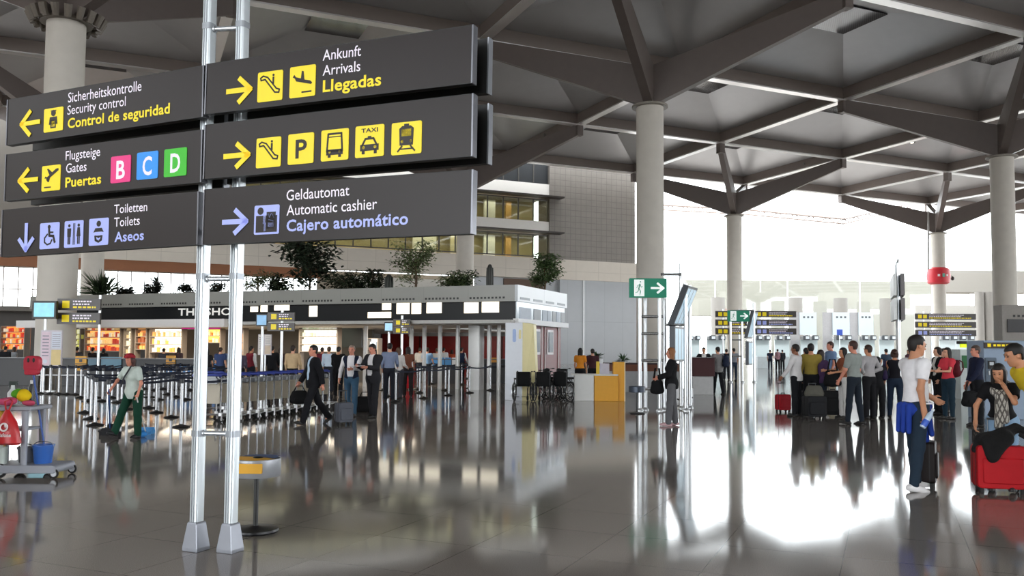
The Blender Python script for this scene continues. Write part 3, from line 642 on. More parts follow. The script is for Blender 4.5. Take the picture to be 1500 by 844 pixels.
# ------------------------------------------------------------------ roof garden
def leaf_at(m, p, d, L, w, mi=0):
    d = d.normalized(); s = d.cross(Vector((0, 0, 1)));  s = s.normalized() if s.length > .01 else Vector((1, 0, 0)); n = s.cross(d)
    q = [p, p + d * L * .4 + s * w / 2 - n * w * .1, p + d * L - Vector((0, 0, L * .22)), p + d * L * .4 - s * w / 2 - n * w * .1]
    m.add(q + [p + d * L * .45 + n * w * .12], [(0, 1, 4), (1, 2, 4), (2, 3, 4), (3, 0, 4)], mi)
def plant(px, ytop, ybase, wpx, kind, label, y=1.0, n=300, cols=('#2f4a25', '#466332'), leaf=.16, dens=0):
    x = fx(px, y); zt = FF.hit(px, ytop, y)[1]; zb = ZT - .12
    H = zt - zb; Wd = abs(FF.hit(px + wpx / 2, 430, y)[0] - FF.hit(px - wpx / 2, 430, y)[0]) / 2
    t = thing('roof_plant' if kind in ('bush', 'dome') else {'tree': 'potted_tree', 'cactus': 'cactus', 'palm': 'palm_plant'}[kind], label, {'tree': 'tree', 'cactus': 'cactus'}.get(kind, 'plant'), FF.w(x, y, zb), FF.a)
    rnd = random.Random(px); m = MB(); cm = [mat(c, .5, 0, .2, 4) for c in cols]
    if kind == 'cactus':
        m.lathe([(.01, 0)] + [(Wd, .05), (Wd * 1.1, H * .5), (Wd * .95, H * .85), (Wd * .5, H * .98), (.01, H)], 14); m.build('stem', cm[0], t)
        q = MB()
        for k in range(10): w = k * math.pi / 5; q.sweep([(Wd * 1.05 * math.cos(w), Wd * 1.05 * math.sin(w), z_) for z_ in (.06, H * .5, H * .85)], [.025, .03, .015], 5)
        q.build('ribs', cm[1], t); return t
    tr = MB()
    if kind == 'palm':
        for k in range(n):
            a = rnd.uniform(0, 6.28); e = rnd.uniform(.25, 1.45); L = H * rnd.uniform(.7, 1.05) * (.75 + .3 * math.sin(e)); p = Vector((rnd.uniform(-.15, .15), rnd.uniform(-.15, .15), H * .05))
            if dens: p = Vector((0, 0, H * .55)); L = Wd * rnd.uniform(.7, 1.2)
            leaf_at(m, p, Vector((math.cos(a) * math.cos(e), math.sin(a) * math.cos(e), math.sin(e) if not dens else math.sin(e) - .4)), L, leaf, rnd.randrange(2))
        tr.tube((0, 0, 0), (0, 0, H * (.6 if dens else .15)), .07, .05)
    else:
        trunk_h = H * (.28 if kind == 'tree' else .1)
        tr.sweep([(0, 0, 0), (.03, .02, trunk_h), (.0, -.03, H * .75)], [.06, .05, .015], 7)
        br = []
        for k in range(14 if kind == 'tree' else 10):
            a = rnd.uniform(0, 6.28); z0 = rnd.uniform(trunk_h * .6, H * .8)
            rr = Wd * math.sqrt(max(.05, 1 - ((z0 / H - .45) / .62) ** 2)) * rnd.uniform(.55, 1.0)
            e = Vector((math.cos(a) * rr, math.sin(a) * rr * .8, min(H * .97, z0 + rnd.uniform(.05, .3) * H)))
            s_ = Vector((0, 0, z0 * .8)); tr.sweep([s_, (s_ + e) / 2 + Vector((0, 0, .05)), e], [.022, .016, .008], 5); br.append((s_, e))
        for k in range(int(n * 4)):
            s_, e = br[rnd.randrange(len(br))]; f = rnd.uniform(.35, 1.08)
            p = s_ + (e - s_) * f + Vector((rnd.gauss(0, .13), rnd.gauss(0, .13), rnd.gauss(0, .12))) * (Wd / .8)
            p.z = max(.02, min(H, p.z)); a = rnd.uniform(0, 6.28)
            leaf_at(m, p, Vector((math.cos(a), math.sin(a), rnd.uniform(-.5, .9))), leaf * rnd.uniform(.85, 1.5), leaf * .6, rnd.randrange(2))
    m.build('foliage', cm, t, smooth=0); tr.build('stem', mat('#5b4a38', .8), t)
    return t
plant(148, 383, 432, 34, 'palm', 'spiky dark green yucca on the roof garden right of two grey columns', 1.2, 130, ('#2b3a24', '#3c4f30'), .1)
plant(227, 396, 430, 24, 'palm', 'small palm silhouette on the roof garden left of the sign posts', 1.2, 40, ('#20281d', '#2b3626'), .07, 1)
plant(180, 420, 431, 22, 'bush', 'low dark rounded shrub on the roof edge beside the yucca', .9, 160, ('#1c211b', '#252b22'), .14)
plant(222, 414, 431, 26, 'bush', 'dark rounded shrub on the roof edge below the small palm', .8, 200, ('#1c211b', '#252b22'), .14)
plant(268, 418, 431, 34, 'bush', 'low dark shrub on the roof edge just left of the sign posts', .9, 160, ('#1c211b', '#252b22'), .14)
plant(318, 414, 430, 26, 'bush', 'low dark shrub on the roof edge between the sign posts', .9, 160, ('#1c211b', '#252b22'), .14)
plant(376, 394, 425, 46, 'bush', 'loose olive green bush on the roof right of the sign posts', 1.2, 260, ('#4c5637', '#6b7450'), .12)
plant(452, 348, 424, 84, 'tree', 'tall dark tree with large round leaves on the shop roof', 1.3, 330, ('#232c20', '#354231'), .27)
plant(408, 402, 424, 34, 'bush', 'dark shrub at the left foot of the tall large leaved tree', .9, 160, ('#262e20', '#37432b'), .18)
plant(512, 400, 423, 60, 'bush', 'dark spreading hedge on the shop roof right of the tall large leaved tree', 1.0, 320, ('#222b1d', '#33402a'), .15)
plant(545, 394, 422, 30, 'bush', 'dark tufted shrub at the right end of the roof hedge', 1.0, 180, ('#20271c', '#323d28'), .15)
plant(569, 402, 421, 9, 'cactus', 'short round topped dark cactus left of the slim fig tree', 1.0, cols=('#1f231d', '#2c332a'))
plant(608, 356, 419, 62, 'tree', 'slim light green fig tree on the middle of the shop roof', 1.2, 420, ('#4a5a33', '#6d7d4f'), .13)
plant(655, 402, 419, 26, 'bush', 'sparse low plant right of the slim fig tree', 1.0, 90, ('#43532f', '#62734a'), .12)
plant(680, 398, 418, 46, 'bush', 'low green shrub in front of the grey column on the roof', .9, 240, ('#33422a', '#55663c'), .14)
plant(717, 387, 417, 8, 'cactus', 'tall dark column cactus near the right end of the roof', 1.0, cols=('#23231f', '#30312b'))
plant(797, 374, 425, 48, 'tree', 'green fig tree at the right hand end of the shop roof', 5.0, 420, ('#3a4d2a', '#597043'), .15)

# ================================================================== SIGN BOARDS AND SCREENS
def bars(m, x0, x1, z, h, y, mi, rnd):
    x = x0
    while x < x1 - .02:
        w = min(rnd.uniform(.05, .14) * (h / .05), x1 - x); m.box((x + w / 2, y, z), (w * .85, .006, h), mi); x += w + h * .35
def small_sign(px0, py0, px1, py1, Y, rows, label, name='hanging_sign', ang=0.0, post=None, group=None, hang=None, tiles='y'):
    """dark board(s) with yellow or lilac tiles and lines of tiny lettering"""
    a, b = AT(px0, py1, Y), AT(px1, py0, Y); w, h = b.x - a.x, b.z - a.z
    t = thing(name, label, 'sign', ((a.x + b.x) / 2, Y, 0), ang, group); rnd = random.Random(int(px0 * 7 + py0))
    g_ = h * .1 if rows > 1 else 0; hh = (h - g_ * (rows - 1)) / rows
    for k in range(rows):
        z = b.z - hh / 2 - k * (hh + g_)
        MB().box((0, 0, z), (w, .1, hh)).build('board', mat('#4a4442', .4), t, smooth=0)
        mc = YEL if tiles[min(k, len(tiles) - 1)] == 'y' else LIL
        m = MB(); s = hh * .62
        m.box((-w / 2 + hh * .75, -.055, z), (s, .012, s), 0)
        if w > 2.0: m.box((-w / 2 + hh * 1.6, -.055, z), (s, .012, s), 0)
        m.build('tile', mc, t, smooth=0)
        q = MB(); x0 = -w / 2 + hh * (1.35 if w <= 2 else 2.3)
        bars(q, x0, w * .30, z + hh * .26, hh * .12, -.055, 1, rnd); bars(q, x0, w * .26, z + hh * .02, hh * .12, -.055, 1, rnd); bars(q, x0, w * .42, z - hh * .24, hh * .15, -.055, 0, rnd)
        q.build('lettering', [mc, SWH], t, smooth=0)
    if post:
        m = MB()
        for x in post: m.tube((x, .1, 0), (x, .1, b.z + .15), .05, n=10)
        m.build('post', ALU, t)
    if hang:
        m = MB()
        for x in (-w * .3, w * .3): m.tube((x, .0, b.z - .01), (x, .0, hang), .03, n=6)
        m.build('hanger', ALU, t)
    return t
small_sign(84, 438, 148, 475, 31.5, 2, 'pair of stacked dark direction boards beside the blue screen at left', post=(.72,))
small_sign(392, 458, 432, 485, 30, 2, 'grey yellow direction boards above the crowd right of the sign posts', 'direction_board', post=(0.0,))
small_sign(576, 468, 601, 489, 33, 2, 'small yellow direction boards in the middle of the queue area', 'direction_board', post=(.0,))
small_sign(1048, 456, 1094, 490, 62, 3, 'three stacked dark boards behind the small exit sign', 'direction_board', post=(-.6, .6))
small_sign(1105, 456, 1166, 490, 63, 3, 'three wide stacked boards right of the thin silver pole', 'direction_board', post=(-1.55,), tiles='yll')
small_sign(1341, 460, 1429, 492, 56, 3, 'wide three row board beyond the man in the white shirt', 'direction_board', post=(-1.4, -.9), tiles='yyl')
def screen(px0, py0, px1, py1, Y, label, col='#7fc4d6', post=True, ang=0.0, name='monitor'):
    a, b = AT(px0, py1, Y), AT(px1, py0, Y); w, h = b.x - a.x, b.z - a.z; zc = (a.z + b.z) / 2
    t = thing(name, label, 'screen', ((a.x + b.x) / 2, Y, 0), ang)
    MB().rbox((0, .05, zc), (w, .14, h), .02, 0, None, 'y').build('case', BLACK, t)
    MB().box((0, -.024, zc), (w * .84, .01, h * .78)).build('display', mat(col, .3, 0, .45, 3.2, emit=.45), t, smooth=0)
    if post: MB().tube((0, .1, 0), (0, .1, a.z + .05), .05, n=10).build('post', ALU, t)
screen(47, 441, 83, 467, 31, 'blue flight screen in black case left of the stacked direction boards')
screen(375, 460, 392, 478, 30, 'small blue screen left of the grey yellow boards', '#6f9fc4')
screen(563, 472, 576, 486, 33, 'small blue screen left of the small yellow boards', '#9cc8e0')
# poster stand left
def poster_stand(px0, py0, px1, py1, Y, label, cols):
    a, b = AT(px0, py1, Y), AT(px1, py0, Y); w, h = b.x - a.x, b.z - a.z
    t = thing('poster_stand', label, 'poster stand', ((a.x + b.x) / 2, Y, 0)); rnd = random.Random(int(px0))
    MB().box((0, 0, (a.z + b.z) / 2), (w, .06, h)).build('board', mat('#cfc8cf', .5), t, smooth=0)
    m = MB()
    for i, (x0, x1, y0, y1) in enumerate(((-.46, -.06, .04, .96), (.02, .46, .5, .96), (.02, .46, .04, .46))):
        m.box(((x0 + x1) / 2 * w, -.034, a.z + h * (y0 + y1) / 2), ((x1 - x0) * w, .008, (y1 - y0) * h), i)
    for k in range(7): m.box((.24 * w, -.04, a.z + h * (.55 + .055 * k)), (.36 * w, .006, .015 * h), 3); m.box((-.26 * w, -.04, a.z + h * (.3 + .09 * k)), (.3 * w, .006, .03 * h), 3)
    m.lathe([(.005, 0), (.1 * w, 0), (.1 * w, .006), (.005, .006)], 14, 1, M=Matrix.Translation((-.26 * w, -.036, a.z + h * .14)) @ Matrix.Rotation(math.pi / 2, 4, 'X'))
    m.build('poster', [mat(c, .5) for c in cols] + [mat('#8d8794', .5)], t, smooth=0)
    m = MB(); m.tube((0, .04, 0), (0, .04, a.z), .035, n=10); m.lathe([(.2, 0), (.2, .02), (.03, .04)], 20); m.build('stand', ALU, t)
poster_stand(59, 484, 92, 537, 31, 'tall pink and yellow poster stand below the blue flight screen', ('#dcc7d2', '#d3d7e2', '#dcc58a'))
poster_stand(378, 490, 398, 520, 31, 'cream poster stand in the crowd right of the sign posts', ('#e6dfd4', '#e9e2da', '#dbc6ae'))
# slanted flight information stands with exit sign
EXG = mat('#0f7a5e', .4, 0, .03, emit=.15)
def info_stand(px, Y, s, label, exit_c, posts, boards, rungs, zc):
    t = thing('information_stand', label, 'information stand', FEET(px, Y))
    base = FEET(px, Y)
    def L(qx, qy, dy=0.0):
        p = AT(qx, qy, Y + dy); return p.x - base.x, dy, p.z
    for qx, ytop, dy in posts:
        x, y, z = L(qx, ytop, dy); m = MB(); m.tube((x, y, 0), (x, y, z), .055 * s, n=12); m.lathe([(.1 * s, 0), (.1 * s, .02), (.06 * s, .08)], 12, c=(x, y, 0)); m.build('post', ALU, t)
    for q0, q1, qy, dy in rungs:
        a, b = L(q0, qy, dy), L(q1, qy, dy); MB().tube(a, b, .04 * s, n=10).build('rung', STEEL, t)
    x0, y0, x1, y1 = exit_c; a, b = L(x0, y1, -.15), L(x1, y0, -.15); w, h = b[0] - a[0], b[2] - a[2]
    M = Matrix.Translation(((a[0] + b[0]) / 2, -.15, (a[2] + b[2]) / 2)) @ Matrix.Rotation(math.pi / 2, 4, 'X')
    e = MB().rbox((0, 0, -.05), (w, h, .1), .02, 0, M).build('exit_sign', EXG, t, smooth=0); e['label'] = 'green exit sign with white running figure and arrow'
    ic = Icon(w * .27, h * .86); ic.rect(0, 0, 1, 1, 0); ic_run(ic)
    q = MB(); q.add(ic.m.v, ic.m.f, 0, M @ Matrix.Translation((-w * .24, 0, 0))); q.m = list(ic.m.m); q.build('running_figure', [mat('#eef6f2', .4, emit=.3), EXG], e, smooth=0)
    ic = Icon(w * .33, h * .5); ic_arrow(ic, 'r'); q = MB(); q.add(ic.m.v, ic.m.f, 0, M @ Matrix.Translation((w * .25, 0, 0))); q.build('arrow', mat('#eef6f2', .4, emit=.3), e, smooth=0)
    for (ax, ay), (bx, by), th_, dp in boards:       # near edge top -> bottom in the picture, board runs away from the viewer
        p, q_ = Vector(L(ax, ay)), Vector(L(bx, by)); dv = Vector((.42, .9, 0)) * dp; up = (p - q_); n = dv.cross(up).normalized() * th_
        vs = [q_, q_ + dv, p + dv, p]; vs = vs + [v + n for v in vs]
        o = MB().add(vs, [(0, 1, 2, 3), (7, 6, 5, 4), (0, 4, 5, 1), (1, 5, 6, 2), (2, 6, 7, 3), (3, 7, 4, 0)]).build('screen_case', mat('#34383d', .35, .2), t, smooth=0)
        m = MB(); f = [vs[i] + (n * .04 if n.x > 0 else -n * .04) for i in range(4)]; side = vs[4:] if n.x > 0 else vs[:4]
        off = n * .03 if n.x > 0 else -n * .03
        for k in range(3):
            u0_, u1_ = .04 + k * .32, .04 + k * .32 + .28
            A_ = lambda u, v: side[0] + (side[1] - side[0]) * u + (side[3] - side[0]) * v + off
            m.add([A_(u0_, .06), A_(u1_, .06), A_(u1_, .94), A_(u0_, .94)], [(0, 1, 2, 3)])
        m.build('display', mat('#a9c3d2', .25, 0, .2, 3, emit=.35), o, smooth=0)
    return t
info_stand(970, 23, 1.0, 'tall silver stand with large green exit sign and slanted flight screens', (922, 408, 977, 436),
    [(937, 437, 0), (945, 437, .3), (966, 437, 0), (973, 437, .3), (1004, 415, .1), (1010, 418, 1.2), (997, 386, 1.0)],
    [((1001, 416), (978, 474), .16, 1.1), ((980, 478), (980, 530), .16, 1.1)],
    [(937, 971, 464, 0), (937, 971, 489, 0), (937, 971, 528, 0), (968, 998, 402, .6), (975, 1004, 476, .1), (937, 966, 570, 0)], 2.6)
info_stand(1085, 44, 1.1, 'smaller distant stand with green exit sign and one slanted screen', (1066, 455, 1098, 471),
    [(1070, 471, 0), (1087, 471, 0), (1104, 444, .2)],
    [((1100, 455), (1090, 495), .16, 1.4), ((1092, 500), (1092, 535), .16, 1.2)],
    [(1070, 1087, 498, 0), (1070, 1104, 455, .1), (1070, 1087, 522, 0)], 2.6)
# side-on sign with two panels
t = thing('side_sign', 'pale double sign seen edge on, behind the queue at right', 'sign', FEET(1318, 24), R(68))
z0, z1 = AT(1318, 470, 24).z, AT(1318, 402, 24).z
for k, (a_, b_) in enumerate(((.5, .95), (0, .44))):
    za, zb_ = z0 + (z1 - z0) * a_, z0 + (z1 - z0) * b_
    MB().box((0, -.05, (za + zb_) / 2), (2.2, .1, zb_ - za)).build('front_panel', mat('#5b5656', .4), t, smooth=0)
    m = MB(); rnd = random.Random(k); m.box((.55, -.106, (za + zb_) / 2), (.24, .012, (zb_ - za) * .6), 0); bars(m, -.6, .3, (za + zb_) / 2, .07, -.106, 1, rnd); m.build('lettering', [mat('#6f6f6f', .4), mat('#8f8d8d', .4)], t, smooth=0)
    MB().box((0, .14, (za + zb_) / 2), (2.2, .08, zb_ - za)).build('rear_panel', mat('#e3e6e4', .4), t, smooth=0)
for x in (-.45, .15): MB().tube((x, .04, 0), (x, .04, z1 + .3), .05, n=12).build('post', ALU, t)
m = MB(); m.tube((-.45, .04, z1 + .3), (-.75, .04, z1 + .34), .035, n=8); m.tube((-.45, .04, 1.5), (.15, .04, 1.5), .03, n=8); m.tube((-.45, .04, 2.15), (.15, .04, 2.15), .03, n=8); m.build('rung', STEEL, t)
# red banner round the far column
pc = node(1.5, 2.5, 0)
zr0, zr1 = AT(1374, 417, pc.y).z, AT(1374, 392, pc.y).z
t = thing('round_banner', 'red round banner with white mark wrapped on the far column', 'banner', (pc.x, pc.y, 0))
MB().lathe([(.82, zr0), (1.22, zr0 + .2), (1.34, (zr0 + zr1) / 2), (1.22, zr1 - .2), (.82, zr1)], 36).build('drum', mat('#cf2030', .45, 0, .06), t)
m = MB(); zc = (zr0 + zr1) / 2
for k, (dx, w_, h_, mi) in enumerate(((-.45, .48, .26, 0), (-.03, .3, .42, 1), (.32, .38, .22, 0))): m.box((dx, -1.36 + abs(dx) * .28, zc), (w_, .05, h_), mi)
m.build('emblem', [mat('#f2f2ee', .4), mat('#58a08c', .4)], t, smooth=0)
m = MB(); m.tube((.96, -.1, zc), (1.5, -.2, zc), .05, n=6); m.ell((1.6, -.22, zc - .3), (.2, .2, .24)); m.tube((1.5, -.2, zc), (1.6, -.22, zc - .1), .05, n=6); m.build('camera_bracket', DKGREY, t)

ld = bpy.data.lights.new('red_wall_fill', 'AREA'); ld.shape = 'RECTANGLE'; ld.size = 8; ld.size_y = 1.2; ld.energy = 80; ld.color = (1, .9, .8)  # added fill light without a real fitting, brightens the red shop wall
lo = bpy.data.objects.new('red_wall_fill_light', ld); COL.objects.link(lo); lo.location = FF.w(-10, 14, ZS - .1); lo.rotation_euler = (R(25), 0, FF.a)
# ================================================================== PEOPLE
def vec(*a): return np.array(a, float)
def rot(axis, a):
    return np.array(Matrix.Rotation(a, 3, axis))
class Field:
    """smooth union of round cones and ellipsoids on a grid, meshed as one continuous surface"""
    def __init__(s, lo, hi, h):
        s.lo = np.array(lo) - 3 * h; s.h = h; s.n = np.ceil((np.array(hi) - s.lo) / h).astype(int) + 4
        s.D = np.full(s.n, 9.0, np.float32)
    def _block(s, lo, hi):
        a = np.clip(np.floor((lo - s.lo) / s.h).astype(int), 0, s.n - 1); b = np.clip(np.ceil((hi - s.lo) / s.h).astype(int) + 1, 1, s.n)
        if np.any(b <= a): return None
        g = np.meshgrid(*[s.lo[i] + s.h * np.arange(a[i], b[i]) for i in range(3)], indexing='ij', sparse=True)
        return (slice(a[0], b[0]), slice(a[1], b[1]), slice(a[2], b[2])), g
    def _mix(s, sl, d, k):
        o = s.D[sl]; hh = np.maximum(k - np.abs(o - d), 0) / k; s.D[sl] = np.minimum(o, d) - hh * hh * k / 4
    def cone(s, a, b, ra, rb, k=.03, cut=None, fl=None):
        a, b = np.array(a, float), np.array(b, float); m = max(ra, rb) + k + .03
        r = s._block(np.minimum(a, b) - m, np.maximum(a, b) + m)
        if r is None: return
        sl, (X, Y, Z) = r; d = b - a; L2 = max(d @ d, 1e-9)
        t = np.clip(((X - a[0]) * d[0] + (Y - a[1]) * d[1] + (Z - a[2]) * d[2]) / L2, 0, 1)
        q = np.sqrt((X - a[0] - d[0] * t) ** 2 + (Y - a[1] - d[1] * t) ** 2 + (Z - a[2] - d[2] * t) ** 2) - (ra + (rb - ra) * t)
        if cut is not None:
            p, n = cut; q = np.maximum(q, (X - p[0]) * n[0] + (Y - p[1]) * n[1] + (Z - p[2]) * n[2])
        s._mix(sl, q, k)
    def ell(s, c, r, M=None, k=.03, cut=None):
        c = np.array(c, float); m = max(r) + k + .03; b_ = s._block(c - m, c + m)
        if b_ is None: return
        sl, (X, Y, Z) = b_; x, y, z = X - c[0], Y - c[1], Z - c[2]
        if M is not None:
            x, y, z = (M[0, 0] * x + M[1, 0] * y + M[2, 0] * z), (M[0, 1] * x + M[1, 1] * y + M[2, 1] * z), (M[0, 2] * x + M[1, 2] * y + M[2, 2] * z)
        k0 = np.sqrt((x / r[0]) ** 2 + (y / r[1]) ** 2 + (z / r[2]) ** 2); k1 = np.sqrt((x / r[0] ** 2) ** 2 + (y / r[1] ** 2) ** 2 + (z / r[2] ** 2) ** 2) + 1e-6
        q = k0 * (k0 - 1) / k1
        if cut is not None:
            p, n = cut; q = np.maximum(q, (X - p[0]) * n[0] + (Y - p[1]) * n[1] + (Z - p[2]) * n[2])
        s._mix(sl, q, k)
    def clip(s, p, n):                                     # keep the side the normal points away from
        g = np.meshgrid(*[s.lo[i] + s.h * np.arange(s.n[i]) for i in range(3)], indexing='ij', sparse=True)
        s.D = np.maximum(s.D, ((g[0] - p[0]) * n[0] + (g[1] - p[1]) * n[1] + (g[2] - p[2]) * n[2]).astype(np.float32))
    def carve(s, fn):
        g = np.meshgrid(*[s.lo[i] + s.h * np.arange(s.n[i]) for i in range(3)], indexing='ij', sparse=True)
        s.D = np.maximum(s.D, -fn(*g).astype(np.float32))
    def mesh(s):
        D = s.D; S = D < 0; n = s.n
        c = [S[i:n[0] - 1 + i, j:n[1] - 1 + j, k:n[2] - 1 + k] for i in (0, 1) for j in (0, 1) for k in (0, 1)]
        cnt = sum(x.astype(np.int8) for x in c); I = np.argwhere((cnt > 0) & (cnt < 8))
        if len(I) == 0: return [], []
        idx = np.full(n - 1, -1, np.int32); idx[I[:, 0], I[:, 1], I[:, 2]] = np.arange(len(I))
        off = np.array([(i, j, k) for i in (0, 1) for j in (0, 1) for k in (0, 1)])
        V = np.array([D[I[:, 0] + o[0], I[:, 1] + o[1], I[:, 2] + o[2]] for o in off])
        acc = np.zeros((len(I), 3)); w = np.zeros(len(I))
        for a in range(8):
            for b in range(a + 1, 8):
                if np.abs(off[a] - off[b]).sum() != 1: continue
                m = (V[a] < 0) != (V[b] < 0); t = np.where(m, V[a] / np.where(m, V[a] - V[b], 1), 0)
                acc += np.where(m[:, None], off[a] + t[:, None] * (off[b] - off[a]), 0); w += m
        P = (I + acc / w[:, None]) * s.h + s.lo
        F = []
        for ax in range(3):
            u, v = (ax + 1) % 3, (ax + 2) % 3
            A = np.take(S, range(n[ax] - 1), ax); B = np.take(S, range(1, n[ax]), ax)
            E = np.argwhere(A != B); ok = (E[:, u] > 0) & (E[:, v] > 0) & (E[:, u] < n[u] - 1) & (E[:, v] < n[v] - 1); E = E[ok]
            q = []
            for du, dv in ((1, 1), (0, 1), (0, 0), (1, 0)):
                e = E.copy(); e[:, u] -= du; e[:, v] -= dv; q.append(idx[e[:, 0], e[:, 1], e[:, 2]])
            q = np.stack(q, 1); fl = ~A[E[:, 0], E[:, 1], E[:, 2]]; q[fl] = q[fl][:, ::-1]; F.append(q)
        return P, np.concatenate(F)
def field_obj(f, name, m, parent):
    P, F = f.mesh()
    if len(P) == 0: return None
    me = bpy.data.meshes.new(name); me.from_pydata(P.tolist(), [], F.tolist()); me.polygons.foreach_set('use_smooth', [True] * len(F)); me.materials.append(m); me.update()
    o = bpy.data.objects.new(name, me); COL.objects.link(o); o.parent = parent; return o
SKIN = {'l': '#d8a184', 'm': '#c48a68', 'd': '#8d5a41', 'r': '#d08a72'}
def person(label, px, fy=None, Y=None, top=None, H=1.74, face=0, skin='l', hair='short', hairc='#1d1714', top_kind='tee', topc='#cccccc', bot='trousers', botc='#22252b', shoec='#1a1817',
           legs=(0, 0, 0, 0), spread=3, lean=0, aL=(5, 10, 15, 0), aR=(5, 10, 15, 0), yaw=0, nod=0, fem=False, under='#dfe6ee', group=None, vox=None, bulk=1.0, slv=.62, hem=.0, open_f=True, extra=None, at=None):
    loc = at if at is not None else (G(px, fy) if fy else FEET(px, Y))
    dist = loc.y
    if top is not None:
        d = ray(px, top); H = CAM_H + d.z / d.y * loc.y
        H = H / max(.85, math.cos(R(abs(lean)) * .6))
        H = min(1.92, max(1.5, H))
    t = thing('person', label, 'person', loc, R(face), group)
    s = H / 1.75
    h = vox or (.0075 if dist < 12 else .013 if dist < 24 else .018)
    # ---- skeleton (x forward, y to the person's left, z up)
    u = vec(math.sin(R(lean)), 0, math.cos(R(lean))); f = vec(math.cos(R(lean)), 0, -math.sin(R(lean))); l = vec(0, 1, 0)
    hw = .095 if not fem else .1
    J = {}
    pel = vec(0, 0, 0)
    for sd, y, hi, kn in (('L', 1, legs[0], legs[1]), ('R', -1, legs[2], legs[3])):
        hp = pel + vec(0, y * hw, -.03) * s; a = R(hi); sp = R(spread)
        k_ = hp + vec(math.sin(a), y * math.sin(sp) * .6, -math.cos(a)) * .43 * s; a2 = R(hi - kn)
        an = k_ + vec(math.sin(a2), y * math.sin(sp) * .4, -math.cos(a2)) * .42 * s
        J['hip' + sd], J['kn' + sd], J['an' + sd] = hp, k_, an; J['pit' + sd] = hi - kn
    zmin = min(J['anL'][2], J['anR'][2]); lift = .085 * s - zmin
    for k in J:
        if not k.startswith('pit'): J[k] = J[k] + vec(0, 0, lift)
    pel = vec(0, 0, lift)
    chest = pel + u * .36 * s; neck = pel + u * .535 * s; shw = (.185 if not fem else .16) * s * (.5 + .5 * bulk)
    for sd, y, A in (('L', 1, aL), ('R', -1, aR)):
        sh = pel + u * .475 * s + l * y * shw; a, b, e, c = [R(q) for q in A]
        d1 = vec(math.sin(a) * math.cos(b), y * math.sin(b), -math.cos(a) * math.cos(b)); el = sh + d1 * .29 * s
        d2 = vec(math.sin(a + e) * math.cos(c), -y * math.sin(c), -math.cos(a + e) * math.cos(c)); wr = el + d2 * .255 * s
        J['sh' + sd], J['el' + sd], J['wr' + sd], J['fd' + sd] = sh, el, wr, d2
    hy, hp_ = R(yaw), R(nod + lean * .35)
    HM = rot('Z', hy) @ rot('Y', hp_)                      # head frame: columns forward, left, up
    hf, hl, hu = HM[:, 0], HM[:, 1], HM[:, 2]
    hb = neck + u * .035 * s; hc = hb + hu * .115 * s + hf * .025 * s
    allp = np.array([v for k, v in J.items() if not k.startswith(('pit', 'fd'))] + [hc + hu * .14, hc - hu * .1, vec(.2, 0, 0), vec(-.15, 0, 0)])
    lo, hi = allp.min(0) - .24, allp.max(0) + .24; lo[2] = max(lo[2], -.02)
    B = lambda: Field(lo, hi, h)
    bk = bulk
    def torso(F, g, kk=.06):
        TM = np.stack([f, l, u], 1)
        F.ell(pel + u * .02 * s, ((.115 + g) * s * bk, (.155 if not fem else .168) * s * (.4 + .6 * bk) + g, .14 * s), TM, kk)
        F.ell(pel + u * .17 * s + f * .012, ((.108 if not fem else .095) * s * bk ** 1.3 + g, (.14 if not fem else .118) * s * bk + g, .17 * s), TM, kk)
        F.ell(chest + u * .01 * s, ((.115 if not fem else .105) * s * bk ** .6 + g, (.165 if not fem else .14) * s * bk ** .6 + g, .17 * s), TM, kk)
        if fem:
            for y in (-1, 1): F.ell(chest + f * .075 * s + l * y * .06 * s - u * .02 * s, (.06 * s + g * .6,) * 3, None, .05)
        F.cone(pel + u * .465 * s + l * shw * .85, pel + u * .465 * s - l * shw * .85, .062 * s + g, .062 * s + g, .07)
        F.cone(pel + u * .44 * s, neck + u * .01 * s, .075 * s + g * .7, .055 * s + g * .4, .05)
    def arm(F, sd, g, kk=.03, frac=1.0, fore=False):
        sh, el, wr = J['sh' + sd], J['el' + sd], J['wr' + sd]; w = .85 if fem else 1
        d = (el - sh); dn = d / np.linalg.norm(d); e = sh + d * (frac if not fore else 1)
        F.cone(sh, e + dn * (.05 if frac < 1 else 0), .056 * s * w + g, (.056 + (.040 - .056) * frac) * s * w + g, .04, None if (fore or frac >= 1) else (e, dn))
        if fore:
            d = wr - el; dn = d / np.linalg.norm(d); e2 = el + d * fore
            F.cone(el, e2 + dn * .05, .042 * s * w + g, .03 * s * w + g, kk, (e2, dn))
    def hand(F, sd, curl=35):
        wr, d = J['wr' + sd], J['fd' + sd]; y = 1 if sd == 'L' else -1
        side = np.cross(d, vec(0, y, 0)); side = side / (np.linalg.norm(side) + 1e-6)   # towards the thumb or little finger
        th = -side if side[0] < 0 else side                  # thumb points forward
        pn = np.cross(th, d); pn = pn / np.linalg.norm(pn)
        if pn[1] * y > 0: pn = -pn                           # palm towards the body
        q = s * (.9 if fem else 1)
        F.cone(J['el' + sd] * .08 + wr * .92, wr + d * .02, .028 * q, .027 * q, .02)
        for k in (-1, 0, 1): F.cone(wr + d * .012 * q + th * k * .012 * q, wr + d * .082 * q + th * k * .022 * q, .015 * q, .014 * q, .018)
        for i, (o, L) in enumerate(((.031, .07), (.0105, .08), (-.0105, .075), (-.031, .058))):
            b0 = wr + d * .083 * q + th * o * q; c_ = R(curl + 6 * i); d1 = d * math.cos(c_ * .5) + pn * math.sin(c_ * .5); d2 = d * math.cos(c_ * 1.5) + pn * math.sin(c_ * 1.5)
            m_ = b0 + d1 * L * .5 * q; F.cone(b0, m_, .0095 * q, .0088 * q, .008); F.cone(m_, m_ + d2 * L * .5 * q, .0088 * q, .0075 * q, .008)
